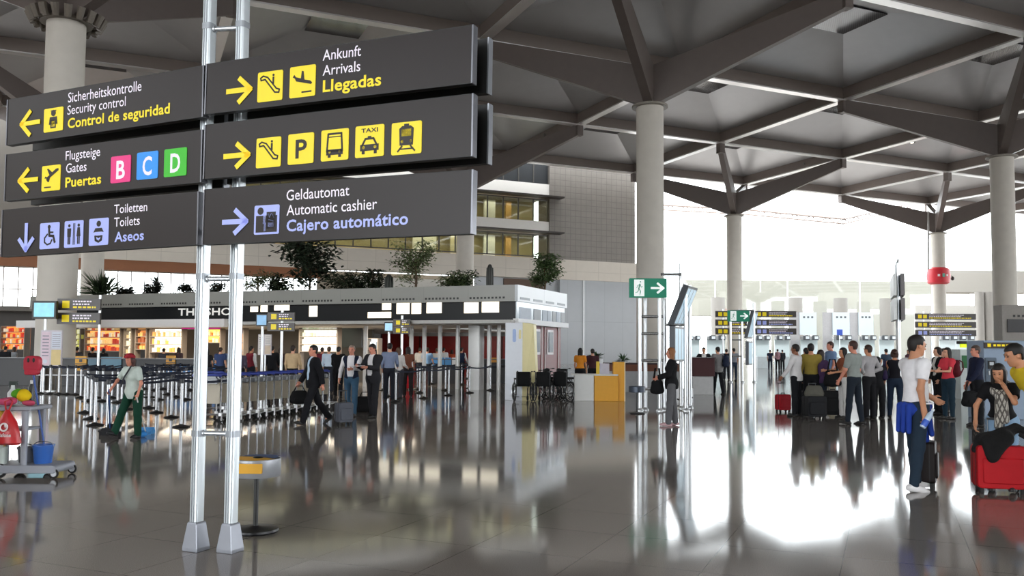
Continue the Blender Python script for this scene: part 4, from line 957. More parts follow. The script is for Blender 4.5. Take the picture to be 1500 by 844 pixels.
        b0 = wr + d * .025 * q + th * .026 * q; m_ = b0 + (d * .55 + th * .75 + pn * .3) * .036 * q; F.cone(b0, m_, .0125 * q, .0105 * q, .012); F.cone(m_, m_ + (d * .85 + th * .25 + pn * .4) * .032 * q, .0105 * q, .0085 * q, .008)
    def leg(F, sd, g, cut=None, kk=.04, flare=0):
        a, k_, n_ = J['hip' + sd], J['kn' + sd], J['an' + sd]; w = 1.06 if fem else 1
        F.cone(a, k_, .082 * s * w * bk ** .5 + g, .054 * s + g, kk, cut); F.cone(k_, n_ - vec(0, 0, .0), .052 * s + g, .037 * s + g + flare, kk, cut)
        F.cone(k_ * .7 + n_ * .3 - vec(.012, 0, 0), k_ * .45 + n_ * .55, .05 * s + g, .042 * s + g + flare * .4, .03, cut)
    # ---- body : one continuous surface with face, ears, hands
    F = B(); torso(F, -.004)
    for sd in 'LR':
        arm(F, sd, -.004, fore=1.0); hand(F, sd); leg(F, sd, -.006)
        n_ = J['an' + sd]; F.cone(n_, n_ + vec(.05, 0, -.045) * s, .034 * s, .026 * s, .02)
    F.cone(neck - u * .04 * s, hb + hu * .03 * s, .056 * s * (.88 if fem else 1), .052 * s * (.88 if fem else 1), .02)
    q = s * .98
    F.ell(hc + hu * .035 * q - hf * .012 * q, (.094 * q, .074 * q, .09 * q), HM, .02)
    F.ell(hc - hu * .035 * q + hf * .022 * q, (.066 * q, .058 * q, .078 * q), HM, .03)
    F.ell(hc - hu * .09 * q + hf * .055 * q, (.024 * q, .026 * q, .02 * q), HM, .02)             # chin
    F.cone(hc + hu * .018 * q + hf * .078 * q, hc - hu * .022 * q + hf * .1 * q, .009 * q, .0125 * q, .012)   # nose
    F.cone(hc + hu * .033 * q + hf * .072 * q + hl * .035 * q, hc + hu * .033 * q + hf * .072 * q - hl * .035 * q, .012 * q, .012 * q, .015)   # brow
    F.cone(hc - hu * .056 * q + hf * .072 * q + hl * .018 * q, hc - hu * .056 * q + hf * .072 * q - hl * .018 * q, .011 * q, .011 * q, .008)   # lips
    for y in (-1, 1): F.ell(hc + hl * y * .076 * q - hf * .012 * q - hu * .002 * q, (.018 * q, .009 * q, .03 * q), HM, .008)
    field_obj(F, 'body', mat(SKIN[skin], .55, 0, .06, 20), t)
    # ---- eyes and mouth
    if dist < 26:
        m = MB()
        for y in (-1, 1):
            c_ = hc + hu * .012 * q + hf * .078 * q + hl * y * .031 * q; m.ell(tuple(c_), (.011 * q, .012 * q, .0075 * q), 0, 10, 6)
            b_ = hc + hu * .038 * q + hf * .083 * q + hl * y * .033 * q; m.sweep([tuple(b_ - hl * .019 * q - hu * .002), tuple(b_ + hf * .003), tuple(b_ + hl * .019 * q - hu * .002)], [.003, .0045, .003], 6, 0)
        m.sweep([tuple(hc - hu * .056 * q + hf * .083 * q + hl * k * .011 * q - hf * abs(k) * .003 * q) for k in (-2, -1, 0, 1, 2)], [.002, .004, .0045, .004, .002], 6, 1)
        m.build('face_details', [mat('#2a1a14', .3), mat('#9c5a52', .5)], t)
    # ---- hair
    if hair != 'bald':
        F = B(); hs = .009 * q
        F.ell(hc + hu * .042 * q - hf * .016 * q, (.096 * q + hs, .076 * q + hs, .09 * q + hs), HM, .02)
        F.ell(hc + hu * .0 * q - hf * .04 * q, (.058 * q + hs, .064 * q + hs, .08 * q + hs), HM, .02)
        if hair in ('long', 'bun', 'bob'):
            L = {'long': .30, 'bob': .13, 'bun': .06}[hair] * s
            for y in (-1, 0, 1):
                a_ = hc + hl * y * .055 * q - hf * .05 * q; F.cone(a_, a_ - vec(0, 0, L) - hf * .01, .04 * q, .03 * q, .03)
            for y in (-1, 1): F.cone(hc + hl * y * .074 * q + hu * .03 * q + hf * .01, hc + hl * y * .078 * q - vec(0, 0, min(L, .2)) - hf * .012, .022 * q, .02 * q, .02)
            if hair == 'bun': F.ell(hc - hf * .125 * q + hu * .05 * q, (.045 * q,) * 3, None, .01)
        fr = lambda X, Y_, Z: np.maximum.reduce([-( (X - hc[0]) * hf[0] + (Y_ - hc[1]) * hf[1] + (Z - hc[2]) * hf[2] - (.03 if hair in ('short',) else .035) * q),
                                             ((X - hc[0]) * hu[0] + (Y_ - hc[1]) * hu[1] + (Z - hc[2]) * hu[2] - .068 * q - .0 * X)])
        F.carve(fr)
        if hair == 'short':
            F.carve(lambda X, Y_, Z: np.maximum((X - hc[0]) * hu[0] + (Y_ - hc[1]) * hu[1] + (Z - hc[2]) * hu[2] + .085 * q + ((X - hc[0]) * hf[0] + (Y_ - hc[1]) * hf[1]) * .35, -1 + 0 * X))
            F.carve(lambda X, Y_, Z: np.maximum.reduce([-((X - hc[0]) * hf[0] + (Y_ - hc[1]) * hf[1] + (Z - hc[2]) * hf[2] + .048 * q), ((X - hc[0]) * hu[0] + (Y_ - hc[1]) * hu[1] + (Z - hc[2]) * hu[2] - .014 * q)]))
        field_obj(F, 'hair', mat(hairc, .6, 0, .25, 60), t)
    # ---- clothes
    wp = pel + u * .075 * s                                  # waistband
    if bot in ('trousers', 'jeans', 'shorts', 'leggings'):
        g = {'trousers': .02, 'jeans': .014, 'shorts': .022, 'leggings': .004}[bot]
        F = B(); TM = np.stack([f, l, u], 1)
        F.ell(pel + u * .01 * s, (.125 * s * bk + g * .5, (.162 if not fem else .172) * s * (.4 + .6 * bk) + g * .5, .15 * s), TM, .05)
        for sd in 'LR':
            k_ = J['kn' + sd]; up_ = (J['hip' + sd] - k_); up_ = up_ / np.linalg.norm(up_)
            if bot == 'shorts': leg(F, sd, g, (k_ + up_ * .06, -up_))
            else:
                n_ = J['an' + sd]; dn = n_ - k_; dn = dn / np.linalg.norm(dn); leg(F, sd, g, None, .04, .012 if bot == 'trousers' else .004)
        F.clip(wp, u)
        if bot != 'shorts': F.clip(vec(0, 0, .035), vec(0, 0, -1))
        field_obj(F, bot if bot != 'leggings' else 'trousers', cloth(botc), t)
    elif bot == 'skirt':
        F = B(); m_ = (J['knL'] + J['knR']) / 2; F.cone(pel + u * .04, m_ + vec(0, 0, .05), .15 * s, .2 * s, .05); F.clip(wp, u); F.clip(m_ + vec(0, 0, .06), vec(0, 0, -1)); field_obj(F, 'skirt', cloth(botc), t)
    g = {'tee': .014, 'polo': .016, 'shirt': .016, 'jacket': .03, 'coat': .032, 'vest': .024, 'tank': .008, 'blouse': .016}[top_kind]
    hm = pel + u * ({'tee': -.03, 'polo': -.02, 'shirt': .03, 'jacket': -.13, 'coat': -.22, 'vest': -.02, 'tank': .0, 'blouse': -.06}[top_kind] + hem) * s
    def garment(name, g, hm, sleeve, m, openv=False):
        F = B(); torso(F, g)
        for sd in 'LR':
            if sleeve == 'long': arm(F, sd, g * .75, fore=.97)
            elif sleeve: arm(F, sd, g + .004, frac=sleeve)
        if hm @ u < (pel - u * .05) @ u:
            TM = np.stack([f, l, u], 1); F.ell(pel - u * .06 * s, (.13 * s * bk + g * .5, .17 * s * bk + g * .5, .2 * s), TM, .06)
        F.clip(hm, -u); F.clip(neck + u * .012 * s - f * .02, u * .96 + f * -.28)
        if openv:
            c0 = pel + u * .5 * s
            F.carve(lambda X, Y_, Z: np.maximum(np.abs(Y_) - np.clip(.012 + .11 * ((X - pel[0]) * u[0] + (Z - pel[2]) * u[2] - openv * s) / .4, .006, .085), -((X - pel[0]) * f[0] + (Z - pel[2]) * f[2] - .03)))
        return field_obj(F, name, m, t)
    if top_kind in ('jacket', 'coat', 'vest'):
        garment('shirt', .012, pel + u * .0, 'long' if top_kind == 'vest' else None, cloth(under))
        garment('vest' if top_kind == 'vest' else 'jacket', g, hm, None if top_kind == 'vest' else 'long', cloth(topc), (-.16 if open_f else .1))
    else:
        garment('shirt', g, hm, {'tee': slv, 'polo': slv, 'shirt': 'long', 'tank': None, 'blouse': 'long'}[top_kind], cloth(topc))
    # ---- shoes
    for sd in 'LR':
        F = B(); n_ = J['an' + sd]; pt = R(max(-50, min(20, J['pit' + sd]))); fd = vec(math.cos(pt), 0, math.sin(pt)); ud = vec(-math.sin(pt), 0, math.cos(pt))
        b_ = n_ - ud * .05 * s
        F.cone(b_ - fd * .045 * s, b_ + fd * .1 * s, .043 * s, .042 * s, .02); F.cone(b_ + fd * .1 * s - ud * .006, b_ + fd * .17 * s - ud * .012, .043 * s, .03 * s, .02); F.cone(b_, n_ + ud * .01, .045 * s, .043 * s, .02)
        F.clip(b_ - ud * .034 * s, -ud); field_obj(F, 'shoe', mat(shoec, .5), t)
    t['_J'] = 0; del t['_J']
    W_ = Matrix.Translation(loc) @ Matrix.Rotation(R(face), 4, 'Z')
    return t, {k: W_ @ Vector(v) for k, v in dict(J, pel=pel, chest=chest, neck=neck, head=hc).items() if not k.startswith(('pit', 'fd'))}, W_, s, (lo, hi, h, u, f, l, pel, hc, hf, hl, hu)
# ---------------------------------------------------------------- bags
def suitcase(label, loc, w, d, h, col, face=0.0, handle=.35, soft=True, group=None, name='suitcase', trim='#1a1a1b'):
    t = thing(name, label, 'suitcase', loc, R(face), group); z0 = .06
    m = MB(); m.rbox((0, 0, z0 + h / 2), (w, d, h), min(.05, d * .25), 0, None, 'y'); m.rbox((0, -d / 2 - .012, z0 + h * .42), (w * .8, .03, h * .6), .03, 0, None, 'y')
    m.build('shell', mat(col, .6 if soft else .35, 0, .12, 8, spec=.25), t, bevel=.012)
    m = MB(); m.rbox((0, -d * .22, z0 + h / 2), (w + .008, .012, h + .008), .05, 0, None, 'y'); m.rbox((0, d * .22, z0 + h / 2), (w + .008, .012, h + .008), .05, 0, None, 'y'); m.build('zip', mat(trim, .6), t)
    m = MB(); m.sweep([(-.06, 0, z0 + h), (-.055, 0, z0 + h + .035), (.055, 0, z0 + h + .035), (.06, 0, z0 + h)], .011, 8); m.build('carry_handle', RUB, t)
    if handle:
        m = MB()
        for x in (-.09, .09): m.tube((x, d * .3, z0 + h - .05), (x, d * .3, z0 + h + handle), .008, n=8)
        m.tube((-.1, d * .3, z0 + h + handle), (.1, d * .3, z0 + h + handle), .014, n=8); m.build('pull_handle', mat('#55585c', .35, .6), t)
    for x in (-w * .4, w * .4): MB().tube((x - .014, d * .3, .032), (x + .014, d * .3, .032), .032, n=14).build('wheel', RUB, t)
    m = MB()
    for x in (-w * .4, w * .4): m.box((x, -d * .3, .03), (.04, .04, .06))
    m.build('foot', RUB, t, smooth=0)
    return t
def soft_bag(label, loc, w, d, h, col, face=0.0, name='handbag', cat='bag', strap=.2, group=None):
    t = thing(name, label, cat, loc, R(face), group)
    F = Field((-w / 2 - .05, -d / 2 - .05, -.04), (w / 2 + .05, d / 2 + .05, h + .06), .012)
    F.ell((0, 0, h * .42), (w / 2, d / 2, h * .45), None, .02); F.cone((-w * .34, 0, h * .2), (w * .34, 0, h * .2), d * .4, d * .4, .05); F.cone((-w * .28, 0, h * .8), (w * .28, 0, h * .8), d * .3, d * .3, .06)
    field_obj(F, 'body', cloth(col), t)
    if strap:
        m = MB()
        for y in ((-.02, .02) if name != 'backpack' else (-w * .25, w * .25)):
            if name == 'backpack': m.sweep([(y, d * .4, h * .9), (y, d * .85, h * .8), (y, d * .95, h * .45), (y, d * .45, h * .12)], .016, 6)
            else: m.sweep([(-w * .3, y, h * .85), (-w * .15, y, h + strap), (w * .15, y, h + strap), (w * .3, y, h * .85)], .011, 6)
        m.build('strap', cloth(col), t)
    m = MB(); m.box((0, -d * .46, h * .45), (w * .5, .02, h * .012)); m.box((0, -d * .44, h * .3), (w * .55, .03, h * .2)); m.build('pocket', cloth(col), t, smooth=0)
    return t

# ---------------------------------------------------------------- people, right-hand side
pp, J, W_, s, q = person('tall young man in white T-shirt with a blue jacket tied round his waist', 1343, 718, top=494, face=6, skin='m', hair='short', hairc='#1b1512', top_kind='tee', topc='#f0eef1', bot='jeans', botc='#22303f', shoec='#e3e1e2',
    legs=(7, 3, -6, 4), spread=6, aL=(26, 6, 32, 0), aR=(-15, 8, 24, 0), nod=6, bulk=1.02)
lo, hi, h, u, f, l, pel, hc, hf, hl, hu = q
F = Field(lo, hi, .009)
F.ell(pel - u * .03, (.155, .195, .13), None, .03); F.clip(pel + u * .07, u); F.clip(pel - u * .11, -u)
F.cone(pel + f * .14 + u * .02, pel + f * .185 - u * .34 - l * .03, .04, .03, .02); F.cone(pel + f * .14 + u * .01 + l * .05, pel + f * .17 - u * .42 + l * .05, .04, .03, .02); F.ell(pel + f * .16, (.05, .06, .05), None, .03)
for k in (-1, 0, 1): F.cone(pel - f * .14 + l * k * .1, pel - f * .155 + l * k * .11 - u * .3, .035, .03, .05)
field_obj(F, 'tied_jacket', cloth('#24409a'), pp)
m = MB(); m.box(tuple(pel + f * .06 + u * .04 - l * .2), (.1, .012, .02)); m.build('jacket_label', mat('#e8e8ee', .5), pp, smooth=0)
wr = J['wrR']
t = thing('water_bottle', 'clear plastic water bottle with blue label in the hand of the man in white', 'bottle', wr + Vector((-.04, -.03, -.18)), 0)
M = Matrix.Rotation(R(32), 4, 'Y')
MB().lathe([(.03, 0), (.036, .01), (.036, .07), (.033, .09), (.036, .11), (.036, .17), (.016, .22), (.016, .235)], 18, M=M).build('bottle', mat('#b9cfe4', .1, 0, .05, spec=.8), t)
MB().lathe([(.0365, .02), (.0375, .022), (.0375, .1), (.0365, .102)], 18, M=M).build('label_wrap', mat('#3e63c4', .4), t)
MB().lathe([(.018, .232), (.018, .255), (.004, .256)], 14, M=M).build('cap', mat('#e8eef4', .4), t)
suitcase('black cabin suitcase standing right of the young man in white T-shirt', G(1363, 715) + Vector((.0, .1, 0)), .34, .22, .5, '#221b1b', 60, .42)

pp, J, W_, s, q = person('woman in black top and grey patterned scarf leaning by the big red suitcase', 1466, Y=10.3, top=533, face=-125, fem=True, skin='m', hair='bob', hairc='#17120f', top_kind='tee', topc='#121113', bot='jeans', botc='#86a3bf', shoec='#2a2a2c',
    legs=(22, 14, 18, 12), lean=24, aL=(52, 4, 118, 28), aR=(22, 24, 6, 0), yaw=-8, nod=6)
lo, hi, h, u, f, l, pel, hc, hf, hl, hu = q
F = Field(lo, hi, .009); nk = pel + u * .53 * s
for k in range(10):
    a, b = k * .628, (k + 1) * .628
    F.cone(nk + f * .09 * math.cos(a) + l * .09 * math.sin(a) - u * (.03 + .05 * max(0, math.cos(a))), nk + f * .09 * math.cos(b) + l * .09 * math.sin(b) - u * (.03 + .05 * max(0, math.cos(b))), .045, .045, .02)
F.cone(nk + f * .13 - u * .1, nk + f * .17 - u * .48 - l * .03, .05, .045, .03); F.cone(nk + f * .13 - u * .1 + l * .04, nk + f * .16 - u * .4 + l * .05, .045, .04, .03)
field_obj(F, 'scarf', grid_mat('scarf_cloth', '#b5b0a6', '#5c5752', .035, .012, .7, rough=.9, nz=.5, nsc=30), pp)
person('man in yellow shirt bending in at the right edge of the picture', 1543, Y=9.6, top=508, face=172, skin='m', hair='short', hairc='#15110f', top_kind='polo', topc='#d9bd2e', bot='trousers', botc='#3a3a3a', lean=36, legs=(12, 10, 8, 8), aL=(-24, 6, 14, 0), aR=(-28, 6, 14, 0), nod=4, H=1.78)
rs = suitcase('big red soft suitcase with a black jacket thrown over it', G(1473, 724) + Vector((0, .12, 0)), .54, .3, .5, '#b3161f', -14, .3, trim='#5c0d12')
F = Field((-.36, -.28, .3), (.4, .3, .95), .012)
F.ell((-.05, -.02, .62), (.2, .17, .1), None, .05); F.cone((-.16, -.14, .6), (-.13, -.2, .42), .07, .05, .06); F.cone((.05, -.1, .66), (-.1, -.2, .46), .08, .06, .06); F.cone((.05, .0, .68), (.2, .05, .76), .09, .05, .06); F.cone((.2, .05, .76), (.27, .0, .74), .05, .04, .04); F.cone((-.2, 0, .6), (-.27, -.05, .5), .06, .04, .05)
jk = thing('jacket', 'black fluffy jacket lying over the big red suitcase', 'jacket', rs.location, R(-14)); field_obj(F, 'cloth', mat('#0d0d0e', .95, 0, .3, 40, bump=.4), jk)
m = MB(); m.sweep([(.2, -.1, .70), (.26, -.16, .66), (.3, -.15, .6)], .03, 8); m.build('cuff', mat('#141415', .9), jk)

G1 = 'travellers at the right hand side'
pp, J, W_, s, q = person('man in dark navy shirt standing left of the grey blue cash machine', 1430, Y=19, top=508, face=176, skin='r', hair='short', hairc='#4a3c34', top_kind='shirt', topc='#1b2036', bot='trousers', botc='#15161a', group=G1, aL=(20, 8, 20, 0)); Jn = J
pp, J, W_, s, q = person('woman with long black hair in coral red T-shirt and jeans', 1390, 614, top=511, face=195, fem=True, hair='long', hairc='#120e0d', top_kind='tee', topc='#d8404e', bot='jeans', botc='#1f3340', aL=(30, 8, 60, 10), aR=(25, 8, 70, 10), group=G1)
soft_bag('maroon backpack on the back of the woman in coral red', J['chest'] + Vector((.2, .06, -.28)), .3, .2, .46, '#5c2029', 285, 'backpack', 'backpack')
person('woman in black top and pale scarf behind the woman in coral red', 1374, Y=22.5, top=510, face=180, fem=True, hair='bun', hairc='#2a1a14', top_kind='jacket', topc='#141416', under='#d9d4d0', bot='trousers', botc='#1b1b1d', group=G1)
person('person with brown hair half hidden behind the coral red woman', 1383, Y=24, top=512, face=170, hair='short', hairc='#5a3a22', top_kind='shirt', topc='#8e969c', bot='trousers', botc='#2a2c30', group=G1)
soft_bag('black bag hanging from the hand of the man in navy left of the leaning woman', Jn['wrL'] + Vector((-.02, -.06, -.52)), .38, .2, .34, '#101012', 10, strap=.2)
pp, J, W_, s, q = person('woman in black sleeveless top and jeans seen from behind left of the tall man', 1312, 613, top=513, face=75, fem=True, skin='m', hair='bun', hairc='#3a2118', top_kind='tank', topc='#15131a', bot='jeans', botc='#1d2a3c', aL=(20, 10, 70, 0), legs=(8, 2, -4, 4), group=G1)
soft_bag('dark purple shoulder bag on the woman in black sleeveless top', J['pel'] + Vector((-.26, .0, .02)), .3, .14, .26, '#2a2040', 70, strap=.22)
GQ = 'people in the group queueing in the middle right'
person('man in loose white long sleeved shirt at the left end of the queue', 1167, 610, top=506, face=140, skin='d', hair='short', hairc='#17110e', top_kind='shirt', topc='#d9d6d6', bot='trousers', botc='#16181c', hem=-.12, aL=(18, 12, 22, 0), aR=(10, 10, 14, 0), group=GQ, bulk=1.05)
person('person in black jacket behind the man in the loose white shirt', 1181, Y=25, top=511, face=95, hair='short', hairc='#0f0c0b', top_kind='jacket', topc='#101114', bot='trousers', botc='#141518', group=GQ)
person('person in mustard yellow shirt in the queue', 1189, 609, top=505, face=75, skin='m', hair='short', hairc='#0f0d0c', top_kind='shirt', topc='#93803a', bot='trousers', botc='#17171b', group=GQ, aR=(20, 10, 50, 0))
person('woman in purple top and jeans stepping right in the queue', 1203, 609, top=511, face=35, fem=True, hair='long', hairc='#23140f', top_kind='blouse', topc='#43304f', bot='jeans', botc='#1f2836', shoec='#d8d4d2', legs=(24, 6, -14, 12), group=GQ)
person('tall man in light blue shirt behind the queue', 1217, Y=26, top=502, face=185, skin='r', hair='short', hairc='#40261e', top_kind='polo', topc='#7189ad', bot='trousers', botc='#b5ae98', group=GQ)
pp, J, W_, s, q = person('woman with dark bob hair and orange brown top facing left in the queue', 1237, 613, top=511, face=185, fem=True, skin='m', hair='bob', hairc='#14100e', top_kind='tee', topc='#8a4f38', bot='trousers', botc='#d4d2cf', group=GQ, aL=(30, 8, 50, 0), aR=(30, 8, 60, 0))
soft_bag('large black shoulder bag in front of the woman in the orange brown top', J['pel'] + Vector((-.3, -.05, -.16)), .42, .2, .42, '#0e0e10', 0, strap=.25)
person('tall man in grey green shirt and dark jeans in front of the queue', 1252, 622, top=501, face=128, skin='r', hair='short', hairc='#3a2018', top_kind='tee', topc='#8b918d', bot='jeans', botc='#1d242e', slv=.85, aL=(12, 10, 20, 0), aR=(4, 10, 12, 0), legs=(7, 2, -5, 3), group=GQ)
person('man in pale grey shirt with hands on hips right of the tall man', 1274, 614, top=507, face=118, skin='m', hair='short', hairc='#33221a', top_kind='shirt', topc='#a9a6a7', bot='trousers', botc='#17171b', aL=(-20, 40, 60, 50), aR=(-10, 35, 60, 50), group=GQ)
person('person in black shirt at the right end of the queue', 1287, 613, top=524, face=95, hair='short', hairc='#15110f', top_kind='tee', topc='#19191d', bot='trousers', botc='#141417', group=GQ)
suitcase('small red wheeled suitcase left of the man in the loose white shirt', G(1147, 604), .36, .24, .42, '#a01824', 20, .3)
GB_ = 'black luggage standing among the queue'
suitcase('black suitcase at the feet of the person in mustard yellow', G(1193, 614), .5, .3, .5, '#141519', 10, .3, group=GB_)
suitcase('large black suitcase between the purple woman and the bob haired woman', G(1220, 611), .5, .3, .6, '#111214', -15, .3, group=GB_)
suitcase('dark grey bag standing behind the man in the loose white shirt', G(1179, 607), .4, .26, .55, '#1a1a1f', 25, .3, group=GB_)
soft_bag('grey canvas bag lying on the black suitcase in the queue', G(1193, 614) + Vector((0, 0, .57)), .42, .24, .22, '#5c5a52', 0, strap=0)

# ---------------------------------------------------------------- people in the middle
pp, J, W_, s, q = person('man in grey jacket and black trousers walking away past the maroon desk', 1052, 578, top=509, face=110, hair='short', hairc='#17120f', top_kind='jacket', topc='#7e7c7c', bot='trousers', botc='#121317', open_f=False, legs=(10, 4, -8, 6))
soft_bag('navy backpack on the man in the grey jacket', J['chest'] + Vector((.3, -.02, -.3)), .34, .24, .48, '#1c2438', 60, 'backpack', 'backpack')
person('clerk in black uniform behind the maroon desk', 1031, Y=34, top=510, face=-100, skin='m', hair='short', hairc='#1b1512', top_kind='jacket', topc='#16161a', under='#e6e2de', bot='trousers', botc='#141417', aL=(30, 30, 40, 10), aR=(30, 30, 40, 10))
pp, J, W_, s, q = person('ginger haired woman in black jacket and grey trousers by the slanted screens', 984, 624, top=511, face=170, fem=True, skin='r', hair='bob', hairc='#8a5a34', top_kind='jacket', topc='#131316', bot='trousers', botc='#5d5d60', shoec='#b9979a', open_f=False, legs=(6, 2, -4, 3), aL=(15, 8, 55, 10), aR=(15, 8, 60, 10))
soft_bag('black handbag with strap held by the ginger haired woman', J['pel'] + Vector((-.32, -.02, -.22)), .3, .16, .3, '#0f0f11', 20, strap=.25)
GF = 'distant travellers beyond the information stands'
for px, Y_, tp, kw in ((1064, 48, 512, dict(face=80, top_kind='jacket', topc='#23252b', bot='trousers', botc='#2a2c32')), (1075, 46, 511, dict(face=100, top_kind='tee', topc='#8f949c', bot='jeans', botc='#2b3648')),
                       (1139, 72, 512, dict(face=90, fem=True, top_kind='blouse', topc='#b08890', bot='trousers', botc='#17171b')), (1146, 74, 513, dict(face=90, top_kind='jacket', topc='#2e3238', bot='trousers', botc='#202226')),
                       (1128, 70, 513, dict(face=60, top_kind='tee', topc='#343a52', bot='jeans', botc='#2a3140')), (1298, 42, 512, dict(face=90, top_kind='tee', topc='#3a4a5c', bot='jeans', botc='#232a36')), (1331, 46, 513, dict(face=200, fem=True, hair='long', top_kind='blouse', topc='#6a4a5a', bot='trousers', botc='#22242a'))):
    person({1064: 'distant traveller in dark jacket left of the small exit stand', 1075: 'distant traveller in grey T-shirt at the small exit stand', 1139: 'distant woman in dusty pink top and black trousers', 1146: 'distant person in dark jacket right of the dusty pink woman', 1128: 'distant person in indigo T-shirt left of the dusty pink woman', 1298: 'distant person in slate T-shirt behind the queue', 1331: 'distant woman in plum blouse behind the tall young man'}[px], px, Y=Y_, top=tp, group=GF, **kw)
person('woman with long black hair in orange top behind the wheelchairs', 850, Y=30, top=511, face=70, fem=True, skin='m', hair='long', hairc='#100d0c', top_kind='tee', topc='#d8892a', bot='trousers', botc='#17171a')
person('person in dark maroon top behind the white and yellow counter', 868, Y=31.5, top=512, face=90, hair='short', hairc='#1c1613', top_kind='shirt', topc='#43252b', bot='trousers', botc='#17171a')

# ---------------------------------------------------------------- people, left-hand side
pp, J, W_, s, q = person('man in dark suit and pale blue shirt walking left past the trolleys', 458, 622, top=505, face=-150, skin='r', hair='short', hairc='#14100f', top_kind='jacket', topc='#131318', under='#bcd2e8', bot='trousers', botc='#131318', legs=(20, 6, -20, 16), aL=(-20, 8, 12, 0), aR=(18, 10, 16, 0), bulk=1.06)
soft_bag('black briefcase carried by the man in the dark suit', J['wrR'] + Vector((0, -.03, -.46)), .42, .14, .3, '#101012', 25, 'briefcase', 'bag', .08)
tr_ = suitcase('grey trolley case pulled behind the man in the dark suit', J['wrL'] * 1 + Vector((.45, .1, -J['wrL'].z)), .34, .22, .42, '#50535c', 40, .25)
person('man in white shirt and navy waistcoat in blue jeans walking to the viewer', 514, 610, top=507, face=-95, skin='r', hair='short', hairc='#8a7a6e', top_kind='vest', topc='#1b2236', under='#e6e3e6', bot='jeans', botc='#3c5b74', legs=(10, 4, -8, 8), aR=(10, 14, 16, 0), aL=(30, 10, 60, 30), bulk=1.05)
pp, J, W_, s, q = person('man in charcoal suit reading a paper beside the man in the waistcoat', 546, 612, top=505, face=-125, skin='r', hair='short', hairc='#151110', top_kind='jacket', topc='#26262a', under='#d8d6d8', bot='trousers', botc='#232327', legs=(6, 2, -5, 4), aR=(32, 10, 70, 20), aL=(30, 10, 66, 20), nod=14, bulk=1.08)
tp = thing('paper', 'white sheet of paper held between the two men', 'paper', (J['wrR'] + J['wrL']) / 2 + Vector((-.1, -.12, 0)), R(-30))
m = MB(); m.add([(-.16, -.11, 0), (.16, -.11, .01), (.16, .11, .03), (-.16, .11, .02), (-.16, -.11, -.004), (.16, -.11, .006), (.16, .11, .026), (-.16, .11, .016)], [(0, 1, 2, 3), (7, 6, 5, 4), (0, 4, 5, 1), (1, 5, 6, 2), (2, 6, 7, 3), (3, 7, 4, 0)]); m.build('sheet', mat('#e6e2dc', .6), tp, smooth=0)
soft_bag('black travel bag on the floor in front of the man in the charcoal suit', G(534, 603), .5, .26, .4, '#0f0f11', 20, 'travel_bag', 'bag', .1)
pp, J, W_, s, q = person('cleaner in pale mint tunic and dark green trousers sweeping the floor', 194, 641, top=522, face=-112, fem=True, skin='r', hair='bob', hairc='#4a231c', top_kind='tee', topc='#c7d2ca', bot='trousers', botc='#123c2c', shoec='#16181a', legs=(4, 2, 22, 4), spread=12, lean=8, aR=(28, 22, 14, 0), aL=(-4, 16, 24, 0), nod=12, bulk=1.1, hem=-.1, slv=.8)
lo, hi, h, u, f, l, pel, hc, hf, hl, hu = q
F = Field(lo, hi, .013); F.ell(hc + hu * .05 - hf * .01, (.108, .09, .085), None, .02); F.clip(hc + hu * .045, -hu * .95 + hf * .2); field_obj(F, 'headscarf', cloth('#a02a34'), pp)
m = MB(); m.sweep([tuple(pel + u * .5 + l * .1 + f * .1), tuple(pel + u * .3 + f * .17 - l * .02), tuple(pel + u * .12 + f * .17 - l * .12)], .014, 6); m.build('strap', mat('#33363c', .6), pp)
m = MB(); b_ = W_.inverted() @ G(206, 641); m.ell((b_.x, b_.y, .055), (.15, .075, .06)); m.build('overshoe', mat('#2b84cf', .45), pp)
br = G(161, 638); hnd = J['wrR'] + Vector((0, -.05, -.05))
t = thing('broom', 'blue handled broom with black head held by the cleaner', 'broom', br)
MB().tube((0, 0, .12), tuple((hnd - br) * 1.08), .013, n=10).build('handle', mat('#2a4f8e', .4), t)
m = MB(); m.rbox((0, 0, .1), (.3, .09, .07), .03, 0, None, 'y'); m.box((0, 0, .035), (.36, .1, .07)); m.rbox((.02, 0, .17), (.12, .06, .1), .03, 0, None, 'y'); m.build('head', mat('#15151a', .8, 0, .3, 60), t)
dp = J['wrL']
t = thing('dustpan', 'white long handled dustpan in the left hand of the cleaner', 'dustpan', G(213, 636))
MB().tube((0, 0, .05), tuple((dp - G(213, 636)) + Vector((0, -.04, -.05))), .012, n=8).build('handle', mat('#d9dbd8', .4), t)
m = MB(); m.box((0, 0, .01), (.26, .2, .02)); m.box((0, .1, .06), (.26, .02, .12)); m.box((-.13, .02, .045), (.015, .18, .07)); m.box((.13, .02, .045), (.015, .18, .07)); m.build('pan', mat('#2f86c4', .45), t, smooth=0)

